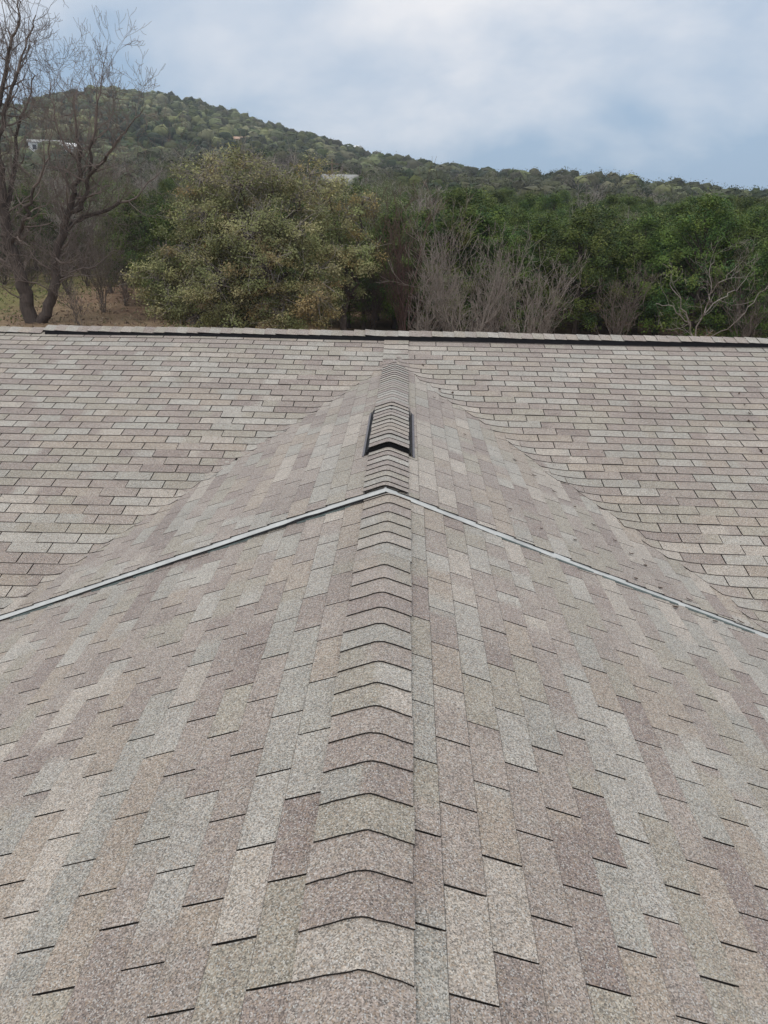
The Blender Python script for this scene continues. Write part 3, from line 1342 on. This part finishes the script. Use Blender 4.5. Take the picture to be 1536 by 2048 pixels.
# 1. the big bare tree at the left edge
rg = np.random.default_rng(41)
YT = 40.5
base = at_y(62, 648, YT)
base[2] = float(terrain(base[0], base[1]))
segs, tips = [], []
lims = [
    ([(72, 662), (52, 600), (38, 545), (20, 490), (8, 430), (2, 370), (-6, 300), (-30, 220), (-40, 120)], 0.40, 0.09),
    ([(75, 660), (96, 612), (110, 565), (112, 515), (124, 468), (138, 425), (150, 385), (162, 330), (155, 270), (148, 190)], 0.30, 0.04),
    ([(138, 425), (165, 405), (178, 350, -0.5), (185, 280, -0.8), (198, 200, -1.0), (205, 140, -1)], 0.13, 0.025),
    ([(124, 468), (160, 440, 0.6), (215, 415, 1.0), (270, 395, 1.2), (320, 345, 1.4)], 0.13, 0.025),
    ([(178, 350, -0.5), (215, 310, -0.9), (250, 260, -1.2), (285, 220, -1.4)], 0.09, 0.02),
    ([(20, 490), (48, 440, -0.8), (62, 390, -1.2), (90, 330, -1.5), (105, 270, -1.7)], 0.12, 0.025),
    ([(8, 430), (30, 360, 0.8), (28, 290, 1.2), (48, 220, 1.5), (70, 150, 1.6)], 0.14, 0.03),
    ([(-6, 300), (10, 230), (30, 160), (52, 95), (72, 30)], 0.12, 0.025),
    ([(-20, 250), (5, 180), (15, 110), (35, 50), (40, -20)], 0.12, 0.03),
    ([(110, 565), (140, 545, 1.0), (190, 530, 1.6), (230, 500, 2.0)], 0.07, 0.02),
    ([(162, 330), (130, 290), (110, 230), (100, 160)], 0.08, 0.02),
    ([(38, 545), (5, 520, 1), (-40, 500, 1.5)], 0.1, 0.03),
]
limb_set(rg, YT, lims, segs, tips, every=1, depth=3, length=1.3, up=0.13, kink=0.22, spread=0.55)
a, b = split_trunk(segs, 0.07)
e = hero('bare_tree', 'large leafless forked tree standing on the grass at the left edge', base)
shifted(tube_mesh('trunk', a, M_BARKD), base, 'trunk', e)
shifted(tube_mesh('crown', b, M_TWIG2), base, 'crown', e)


# 2. big live oak left of the middle and its browner neighbour
def lobed_oak(name, label, Yd, trunk_px, lobes, seed, tr, leaf=0.046, dens=1.0):
    rg = np.random.default_rng(seed)
    b0 = at_y(trunk_px[0], 700, Yd)
    b0[2] = float(terrain(b0[0], b0[1]))
    segs = []
    fork = at_y(trunk_px[0] + 5, trunk_px[1], Yd)
    polyline([b0 - np.array([0, 0, 0.3]), b0 * 0.5 + fork * 0.5 + rg.normal(0, 0.15, 3), fork], tr, tr * 0.7, segs, rg, 5, 0.04)
    VV, TT = [], []
    for (px, py, rp, dy, kw) in lobes:
        c = at_y(px, py, Yd + dy)
        rr = rp / FPX * (Yd + dy) * 0.86
        mid = fork * 0.45 + c * 0.55 + rg.normal(0, 0.35, 3) + np.array([0, 0, 0.2])
        nodes = polyline([fork, mid, c], tr * 0.42, 0.04, segs, rg, 5, 0.10)
        n = int(64 * (rp / 70) ** 2 * dens)
        u = unit(rg.normal(size=(n, 3)))
        rad = rr * (0.5 + 0.62 * rg.random((n, 1)) ** 0.6)
        lump = 1 + 0.18 * np.sin(u[:, :1] * 5 + seed) * np.sin(u[:, 2:] * 6 + 1)
        C = c + u * rad * lump * np.array([1, 1, 0.85])
        keep = C[:, 2] > b0[2] + 0.4
        C = C[keep]
        for q in C[rg.random(len(C)) < 0.55]:
            m_ = c * 0.4 + q * 0.6 + rg.normal(0, 0.2, 3)
            segs.append((*(c + rg.normal(0, 0.15, 3)), *m_, 0.030, 0.018))
            segs.append((*m_, *q, 0.018, 0.008))
            for _ in range(9 if py < 430 else 4):
                segs.append((*q, *(q + rg.normal(0, 0.30, 3) + np.array([0, 0, 0.14])), 0.009, 0.006))
        kinds = rg.random(len(C))
        tn = tints_for('oak', len(C), rg)
        rust = tints_for('rust', len(C), rg)
        tn = np.where((kinds < kw * 0.7)[:, None], rust, tn)
        V, T = dress(rg, C, 0.18, 70 if py < 430 else 130, leaf, tn, (0, 0, 0.9), c, 0.5, 0.7)
        VV.append(V)
        TT.append(T)
    e = hero(name, label, b0)
    ta, tb = split_trunk(segs, 0.032)
    shifted(tube_mesh('trunk', ta, M_BARKD), b0, 'trunk', e)
    shifted(tube_mesh('twig', tb, M_TWIG), b0, 'twig', e)
    shifted(build_quads('crown', np.concatenate(VV), M_LEAF, np.concatenate(TT)), b0, 'crown', e)


lobed_oak('oak_tree', 'broad olive green live oak left of the ridge, biggest leafy tree', 33.0, (500, 600),
          [(320, 555, 58, -0.5, .05), (375, 500, 70, 0.5, .08), (345, 600, 50, -1, .1), (420, 430, 75, 0, .08), (405, 360, 58, 1, .25), (480, 370, 75, -.5, .1),
           (465, 318, 30, 0.5, .2), (545, 360, 60, 0.8, .1), (500, 470, 85, -1.5, .05), (440, 560, 80, -1.8, .08), (530, 540, 75, -2.2, .35), (590, 470, 70, -.5, .1),
           (470, 640, 70, -1.5, .1), (560, 620, 62, -2.0, .35), (630, 600, 55, -2.2, .6), (600, 400, 50, 1.0, .1), (395, 640, 50, -1, .2), (640, 540, 50, -.8, .15)], 51, 0.34)
lobed_oak('oak_tree', 'smaller olive brown oak against the right side of the broad live oak', 35.5, (690, 590),
          [(650, 390, 55, 0, .35), (690, 440, 62, .5, .45), (660, 500, 55, 0, .25), (715, 520, 48, -.5, .4), (620, 350, 38, 0.5, .5), (730, 400, 30, 0, .3), (680, 570, 45, .2, .3)], 52, 0.16, dens=0.8)


# 3. brush: leafless saplings rising behind the ridge
def brush(name, label, px, ptop, Yd, wpx, nst, seed, mat, group=None, lean=0.0, r0=0.022):
    rg = np.random.default_rng(seed)
    b0 = at_y(px, 690, Yd)
    b0[2] = float(terrain(b0[0], b0[1]))
    top = at_y(px, ptop, Yd)[2]
    H = top - b0[2]
    hw = wpx / FPX * Yd
    segs, tips = [], []
    for k in range(nst):
        ang = rg.uniform(-1, 1)
        d0 = np.array([rg.normal(0, 0.07), rg.normal(0, 0.07), 0])
        hh = H * rg.uniform(0.6, 1.0)
        tipx = ang * hw * rg.uniform(0.7, 1.1) + lean * hh
        P0 = b0 + d0
        P1 = b0 + d0 + np.array([tipx * 0.35, rg.normal(0, 0.3), hh * 0.45])
        P2 = b0 + d0 + np.array([tipx, rg.normal(0, 0.5), hh])
        nodes = polyline([P0, P1, P2], r0, 0.010, segs, rg, 5, 0.05)
        for (p, d, r) in nodes[2:]:
            for _ in range(2):
                nd = unit(d * 0.8 + rg.normal(0, 0.5, 3) + np.array([0, 0, 0.25]))
                grow(rg, p, nd, H * 0.16 * rg.uniform(0.6, 1.2), max(r * 0.5, 0.008), 2, segs, tips, 0.16, 0.2, (1, 3), 0.7, 0.5, 3, 0.006, 0)
    e = empty(name, tuple(b0))
    tag(e, label, 'shrub', group)
    a, b = split_trunk(segs, 0.6 * r0)
    shifted(tube_mesh('stem', a, mat), b0, 'stem', e)
    shifted(tube_mesh('twig', b, mat), b0, 'twig', e)


G = 'leafless grey saplings behind the main ridge'
brush('sapling', 'tall thin leafless sapling right of the dark brown shrub, pale grey tips', 905, 450, 31.5, 75, 8, 61, M_BRUSH, G)
brush('sapling', 'grey leafless sapling leaning left beside the dark hollow', 838, 535, 30.0, 70, 7, 62, M_BRUSH, G, -0.1)
brush('sapling', 'widest leafless grey thicket in the middle of the brush', 985, 522, 30.5, 85, 10, 63, M_BRUSH, G)
brush('sapling', 'leafless grey thicket at the right end of the brush', 1080, 535, 31.5, 60, 9, 64, M_BRUSH, G)
brush('sapling', 'low dense leafless sapling in front of the wide thicket', 930, 560, 29.0, 60, 8, 65, M_BRUSH, G)
brush('sapling', 'low leafless twigs filling the right of the thicket', 1040, 560, 29.5, 70, 8, 66, M_BRUSH, G)
brush('dark_shrub', 'reddish brown leafless shrub right of the oaks', 808, 430, 36.5, 95, 14, 67, M_RED, None, 0, 0.03)
brush('dark_shrub', 'dim leafless shrub in the gap below the smaller oak', 745, 520, 38, 60, 10, 68, M_BARKD)
brush('dead_shrub', 'tangled dead grey shrub beside the forked tree on the left', 215, 455, 44.5, 70, 12, 69, M_BARK)
brush('dead_shrub', 'small leafless shrub on the leaf litter below the forked tree', 165, 560, 39.5, 45, 5, 70, M_BARK)
brush('dead_shrub', 'thin leafless shrub between forked tree and live oak', 260, 500, 47.0, 60, 10, 71, M_BARK)
brush('dead_shrub', 'grey leafless thicket beneath the junipers near the right edge', 1480, 545, 34, 75, 12, 72, M_BARK)
brush('dead_shrub', 'dim dead brush at the foot of the junipers', 1230, 560, 35, 60, 10, 73, M_BARK)

for i, (px, pt, yd) in enumerate([(-20, 470, 52), (30, 480, 55), (75, 500, 52), (115, 470, 56), (150, 490, 51), (190, 450, 55), (235, 480, 52), (275, 470, 55), (310, 460, 51), (345, 470, 48)]):
    brush('thicket', 'dim grey leafless brush along the far edge of the clearing', px, pt, yd, 55, 9, 90 + i, M_BARKD if i % 3 else M_BARK, 'grey brush at the back of the clearing', 0, 0.035)
# 4. pale dead tree by the right edge
rg = np.random.default_rng(81)
Yd = 32.5
b0 = at_y(1385, 690, Yd)
b0[2] = float(terrain(b0[0], b0[1]))
segs, tips = [], []
limb_set(rg, Yd, [
    ([(1385, 760), (1388, 690), (1378, 650), (1345, 615), (1312, 607)], 0.07, 0.02),
    ([(1388, 690), (1400, 640), (1418, 590), (1422, 540), (1430, 510)], 0.065, 0.016),
    ([(1400, 640), (1440, 600, .6), (1475, 575, 1.0), (1500, 545, 1.2)], 0.04, 0.014),
    ([(1378, 650), (1360, 600, -.4), (1340, 565, -.6)], 0.05, 0.02),
    ([(1418, 590), (1450, 560, -.3), (1470, 530, -.5)], 0.045, 0.018),
    ([(1388, 690), (1460, 655, -1), (1510, 600, -1.2), (1545, 560, -1.2)], 0.045, 0.014),
], segs, tips, 3, 2, 0.6, 0.08, 0.2, 0.6)
for q in range(len(segs)):
    segs[q] = (*segs[q][:6], segs[q][6] * 0.65, segs[q][7] * 0.65)
e = hero('dead_tree', 'pale forked dead tree in front of the junipers near the right edge', b0)
a, b = split_trunk(segs, 0.022)
shifted(tube_mesh('trunk', a, M_BRUSH), b0, 'trunk', e)
shifted(tube_mesh('crown', b, M_TWIG), b0, 'crown', e)

# ------------------------------------------------------------------ the wood, tree by tree up to about 105 m
rg = np.random.default_rng(5)
placed = []
cnt = 0
tries = 0
az0, az1 = az_el(-140, 400)[0], az_el(1680, 400)[0]
LAB = {'juniper': 'dense dark green juniper in the wood behind the house', 'oak': 'thin grey green oak in the wood behind the house',
       'bare': 'leafless grey brown tree in the wood behind the house'}
GRP = {'juniper': 'junipers of the wood behind the house', 'oak': 'thin oaks of the wood behind the house', 'bare': 'leafless trees of the wood behind the house'}
RIN = 108.0


def px_of(az):
    # azimuth -> photo column at the horizon
    return np.interp(az, [_a[0] for _a in _pxtab], [_a[1] for _a in _pxtab])


_pxtab = [(az_el(p, 400)[0], p) for p in range(-900, 2400, 50)]


def kind_at(px, r, u):
    if px > 820:
        pj, po = (0.95, 0.03) if r < 80 else (0.86, 0.08)
    elif px > 330:
        pj, po = (0.45, 0.35)
    else:
        pj, po = (0.30, 0.15)
    return 'juniper' if u < pj else ('oak' if u < pj + po else 'bare')


# a closed front row of junipers right of the brush
front = []
for i, px in enumerate(range(860, 1640, 62)):
    front.append((px + rg.uniform(-15, 15), rg.uniform(38, 43), 'juniper'))
for px in range(830, 1640, 70):
    front.append((px + rg.uniform(-20, 20), rg.uniform(45, 50), 'juniper'))
for px, r, k in front:
    d = ray(px, 400)
    s = r / math.hypot(d[0], d[1])
    placed.append((CAM_POS[0] + d[0] * s, d[1] * s, k, r))
for px, r, k in [(700, 41, 'juniper'), (760, 44, 'juniper'), (800, 47, 'juniper'), (285, 52, 'juniper'), (330, 46, 'juniper'), (240, 60, 'juniper'), (150, 66, 'bare'), (90, 64, 'bare'),
                 (20, 62, 'bare'), (200, 63, 'bare'), (-40, 64, 'bare'), (120, 70, 'juniper'), (50, 70, 'juniper'), (580, 44, 'juniper'), (640, 42, 'juniper'), (728, 39, 'juniper'), (790, 41, 'juniper'), (842, 40, 'juniper'), (420, 46, 'juniper'), (500, 47, 'bare')]:
    d = ray(px, 400)
    s = r / math.hypot(d[0], d[1])
    placed.append((CAM_POS[0] + d[0] * s, d[1] * s, k, r))
while tries < 9000:
    tries += 1
    r = math.sqrt(rg.uniform(44 ** 2, RIN ** 2))
    az = rg.uniform(az0, az1)
    x, y = CAM_POS[0] + r * math.sin(az), r * math.cos(az)
    px = float(px_of(az))
    if px < 380 and r < 64:
        continue
    md = 3.0 + (r - 44) * 0.013
    if any((x - p[0]) ** 2 + (y - p[1]) ** 2 < md * md for p in placed):
        continue
    placed.append((x, y, kind_at(px, r, rg.random()), r))
for (x, y, k, r) in placed:
    pxx = float(px_of(math.atan2(x - CAM_POS[0], y)))
    zone = ('at the back of the clearing on the left' if pxx < 300 and r < 72 else 'on the left slope behind the forked tree' if pxx < 380 else
            'close behind the live oaks' if pxx < 780 and r < 62 else 'on the slope above the live oaks' if pxx < 780 else
            'in the front row behind the grey saplings and dead tree' if r < 44.5 else 'in the second row behind the front junipers' if r < 60 else
            'on the right slope midway to the skyline' if r < 85 else 'high on the right slope below the skyline')
    lab = {'juniper': 'dense green juniper ', 'oak': 'thin grey green oak ', 'bare': 'leafless grey brown tree '}[k] + zone
    grp = {'juniper': 'junipers ', 'oak': 'thin oaks ', 'bare': 'leafless trees '}[k] + zone
    h = {'juniper': rg.uniform(4.6, 6.6), 'oak': rg.uniform(6.0, 8.0), 'bare': rg.uniform(5.5, 8.2)}[k]
    place_tree(k, int(rg.integers(0, INFO[k][2])), x, y, h, rg.uniform(0, 6.28), lab, grp, rg.uniform(0.95, 1.25))
N_TREES = len(placed)

# ------------------------------------------------------------------ the far wood on the slope and hill (one mass)
rg = np.random.default_rng(6)
pts = []
r = RIN - 2
while r < 560:
    step = 4.4
    na = int((az1 - az0 + 0.10) * r / step)
    for i in range(na):
        az = az0 - 0.05 + (i + rg.uniform(0, 1)) * step / r
        pts.append((r + rg.uniform(-0.5, 0.5) * step, az))
    r += step * 0.95
pts = np.array(pts)
D_ = np.interp(pts[:, 1], _da, _dd)
def on_slope(px, py, h, r0):
    r_ = r0
    while r_ < 470:
        c_ = at_r(px, py, r_)
        if float(terrain(c_[0], c_[1])) + h >= c_[2]:
            break
        r_ += 2.0
    return r_


BLD = [(92, 286, on_slope(92, 286, 3.2, 200), 11), (140, 294, on_slope(140, 294, 2.8, 200), 5), (702, 295, on_slope(702, 295, 3.2, 200), 11),
       (481, 279, on_slope(481, 279, 3.0, 200), 6), (680, 372, on_slope(680, 372, 5.0, 112), 5)]
for bpx, bqy, br, bw in BLD:
    bf = 12
    baz = az_el(bpx, bqy)[0]
    keep_ = ~((np.abs(pts[:, 1] - baz) * br < bw / 2 + 1.5) & (pts[:, 0] > br - bf) & (pts[:, 0] < br + 7))
    pts, D_ = pts[keep_], D_[keep_]
pts = pts[pts[:, 0] < D_ + 14]
rr, az = pts[:, 0], pts[:, 1]
px_ = px_of(az)
X, Y = CAM_POS[0] + rr * np.sin(az), rr * np.cos(az)
Z = terrain(X, Y)
patch = np.sin(X * 0.045 + 1.3) * np.sin(Y * 0.05) + 0.6 * np.sin(X * 0.11 + Y * 0.07)
u = rg.random(len(pts)) + 0.16 * patch
hill = rr > np.minimum(215.0, 0.7 * np.interp(az, _da, _dd))
right = px_ > 760
pj = np.where(right, 0.70, np.where(hill, 0.56, 0.40))
po = np.where(right, 0.88, np.where(hill, 0.66, 0.58))
pb = np.where(right, 0.99, np.where(hill, 0.80, 1.2))
kind = np.where(u < pj, 0, np.where(u < po, 1, np.where(u < pb, 2, 3)))     # juniper, oak, bare, pale
kind = np.where((kind == 3) & ~hill, 1, kind)
kind = np.where((kind == 2) & (rr > np.interp(az, _da, _dd) - 30), 1, kind)
names_k = ['juniper', 'thin', 'bare', 'pale']
FV, FI, FT = [], [], []


def cube_sphere(n):
    V, F = [], []
    for ax in range(3):
        for sg in (-1, 1):
            o_ = len(V)
            for i in range(n + 1):
                for j in range(n + 1):
                    p = np.zeros(3)
                    p[ax] = sg
                    p[(ax + 1) % 3] = math.tan((2 * i / n - 1) * math.pi / 4)
                    p[(ax + 2) % 3] = math.tan((2 * j / n - 1) * math.pi / 4)
                    V.append(p / np.linalg.norm(p))
            for i in range(n):
                for j in range(n):
                    q = (o_ + i * (n + 1) + j, o_ + (i + 1) * (n + 1) + j, o_ + (i + 1) * (n + 1) + j + 1, o_ + i * (n + 1) + j + 1)
                    F.append(q if sg > 0 else q[::-1])
    return np.array(V), np.array(F, np.int64)


for ki, kn in enumerate(names_k):
    sel = np.where(kind == ki)[0]
    for lo, hi, nl, size, ng in ((0, 150, 240, 0.20, 3), (150, 270, 170, 0.21, 3), (270, 1000, 32, 0.28, 3)):
        s2 = sel[(rr[sel] >= lo) & (rr[sel] < hi)]
        if not len(s2):
            continue
        m = len(s2)
        h = rg.uniform(3.8, 7.0, m) * (1.0 if lo < 270 else 0.84) * (1.1 if ki else 0.95)
        w = h * rg.uniform(0.38, 0.62, m)
        ctr = np.stack([X[s2], Y[s2], Z[s2] + h * 0.56], -1)[:, None]
        ext_ = np.stack([w, w, h * 0.46], -1)[:, None]
        ph = rg.uniform(0, 6.28, (4, m, 1))

        def lumpy(dv):
            a, b_, c_ = dv[..., 0], dv[..., 1], dv[..., 2]
            return 1 + 0.16 * np.sin(5 * a + ph[0]) * np.cos(4 * b_ + ph[1]) + 0.13 * np.sin(8 * b_ + ph[2]) * np.cos(7 * c_ + ph[3]) + 0.09 * np.sin(11 * a + 9 * c_ + ph[1])
        base_t = tints_for(kn, m, rg, 0.38)[:, None] * (0.55 if ki != 2 else 0.8)
        if ki != 2:
            cv, cf = cube_sphere(ng)
            dv = np.repeat(cv[None], m, 0) + rg.normal(0, 0.06, (m, len(cv), 3))
            P_ = ctr + dv * (lumpy(unit(dv)) * (0.88 if lo >= 270 else 0.60))[..., None] * ext_
            FV.append(P_.reshape(-1, 3))
            FI.append((cf[None] + (np.arange(m) * len(cv))[:, None, None]).reshape(-1, 4))
            FT.append((base_t * rg.uniform(0.8, 1.2, (m, len(cv), 1))).reshape(-1, 3))
        else:
            nl = nl * 3
        dirs = unit(rg.normal(size=(m, nl, 3)))
        rad = (0.5 if ki == 2 else 0.86 if lo >= 270 else 0.62) + (0.5 if ki == 2 else 0.16 if lo >= 270 else 0.24) * rg.random((m, nl, 1))
        C = ctr + dirs * rad * lumpy(dirs)[..., None] * ext_
        C2 = C.reshape(-1, 3)
        o = dirs.reshape(-1, 3) * 2.2
        V = leaf_quads(C2, np.full(len(C2), size), rg, (0, 0, 0.4), 0.62 if ki != 2 else 0.16, o)
        FV.append(V)
        FI.append(np.arange(len(V)).reshape(-1, 4))
        FT.append(np.repeat((base_t * rg.uniform(0.8, 1.2, (m, nl, 1))).reshape(-1, 3), 4, 0))
off_ = np.cumsum([0] + [len(v) for v in FV[:-1]])
me = build_quads('far_wood', np.concatenate(FV), M_LEAF, np.concatenate(FT), fidx=np.concatenate([f + o_ for f, o_ in zip(FI, off_)]))
o = link('far_wood', me)
tag(o, 'mixed green and brown wood covering the far slope and hill', 'wood', None, 'stuff')


# ------------------------------------------------------------------ undergrowth in the clearing on the left
rg = np.random.default_rng(8)
n = 9000
gx = rg.uniform(-34, -6, n)
gy = rg.uniform(34, 66, n)
gz = terrain(gx, gy)
C = np.stack([gx, gy, gz + 0.05], -1)
pal = np.array([(0.26, 0.19, 0.13), (0.20, 0.14, 0.10), (0.17, 0.15, 0.08), (0.30, 0.24, 0.16)])
tn = pal[rg.integers(0, 4, n)] * rg.uniform(0.7, 1.3, (n, 1))
tn = np.where((gx < -20.3)[:, None] & (rg.random((n, 1)) < 0.6), np.array([0.11, 0.15, 0.045]), tn)
V = leaf_quads(C, np.full(n, 0.11), rg, (0, 0, 0.2), 0.3)
tag(link('leaf_litter', build_quads('leaf_litter', V, M_LEAF, np.repeat(tn, 4, 0))), 'brown leaf litter and dry grass in the clearing on the left', 'leaf litter', None, 'stuff')


# ------------------------------------------------------------------ far buildings and a pole
def building(name, label, px, py, r, w, d, h, wallm, roofm, roof_h, nwin, rot=0.0):
    c = at_r(px, py, r)
    zt = float(terrain(c[0], c[1]))
    hh = max(c[2] - zt, h)
    e = empty(name, (c[0], c[1], zt))
    e.rotation_euler = (0, 0, rot - math.atan2(c[0], c[1]))
    tag(e, label, 'building')
    zb, z1 = -1.0, hh
    link('wall', build('wall', *box_vf(-w / 2, w / 2, -d / 2, d / 2, zb, z1), [wallm]), e)
    ov = 0.35
    V = [(-w / 2 - ov, -d / 2 - ov, z1 + 0.01), (w / 2 + ov, -d / 2 - ov, z1 + 0.01), (w / 2 + ov, d / 2 + ov, z1 + 0.01), (-w / 2 - ov, d / 2 + ov, z1 + 0.01),
         (-w / 2 - ov, 0, z1 + roof_h), (w / 2 + ov, 0, z1 + roof_h)]
    F = [(0, 1, 5, 4), (2, 3, 4, 5), (0, 4, 3), (1, 2, 5), (0, 3, 2, 1)]
    link('roof', build('roof', V, F, [roofm]), e)
    for i in range(nwin):
        xx = -w / 2 + w * (i + 0.5) / nwin
        link('window', build('window', *box_vf(xx - 0.6, xx + 0.6, -d / 2 - 0.06, -d / 2 + 0.02, z1 - 2.2, z1 - 0.8), [M_GLASS]), e)


building('building', 'white building low on the hill behind the forked tree', 92, 286, BLD[0][2], 11, 7, 2.6, M_BWHITE, M_BROOF, 1.0, 3)
building('building', 'small white building right of the other white one behind the forked tree', 140, 294, BLD[1][2], 5, 5, 2.4, M_BWHITE, M_BWHITE, 1.2, 2, 0.3)
building('building', 'long white building on the ridge line right of the hill', 702, 295, BLD[2][2], 11, 7, 2.6, M_BWHITE, M_BWHITE, 1.0, 4, -0.5)
building('building', 'pinkish stone house at the foot of the hill above the live oak', 481, 279, BLD[3][2], 6, 5, 2.4, M_BPINK, M_BPINK, 1.0, 1)
building('building', 'pale grey roofed house among trees above the smaller oak', 680, 372, BLD[4][2], 4.5, 6, 3, M_BPINK, M_BROOF, 1.5, 2, 0.2)

c = at_r(664, 318, 116)
zt = float(terrain(c[0], c[1]))
e = empty('utility_pole', (c[0], c[1], zt))
tag(e, 'thin wooden utility pole rising above the smaller oak', 'pole')
hz = c[2] - zt
link('post', build_quads('post', *[tubes([(0, 0, -0.5, 0, 0, hz, 0.14, 0.10)], 10)[0]], M_POLE, fidx=tubes([(0, 0, -0.5, 0, 0, hz, 0.14, 0.10)], 10)[1]), e)
link('crossarm', build('crossarm', *box_vf(-0.9, 0.9, -0.16, -0.06, hz - 0.7, hz - 0.55), [M_POLE]), e)

# ------------------------------------------------------------------ thin haze in the air
hb = bpy.data.materials.new('haze air')
hb.use_nodes = True
hb.node_tree.nodes.clear()
ho = hb.node_tree.nodes.new('ShaderNodeOutputMaterial')
hv = hb.node_tree.nodes.new('ShaderNodeVolumePrincipled')
hv.inputs['Color'].default_value = (0.86, 0.92, 1.0, 1)
hv.inputs['Density'].default_value = 0.00040
hv.inputs['Anisotropy'].default_value = 0.2
hb.node_tree.links.new(hv.outputs[0], ho.inputs['Volume'])
me = build('haze', *box_vf(-660, 660, -660, 660, -70, 110), [hb])
tag(link('haze', me), kind='stuff')
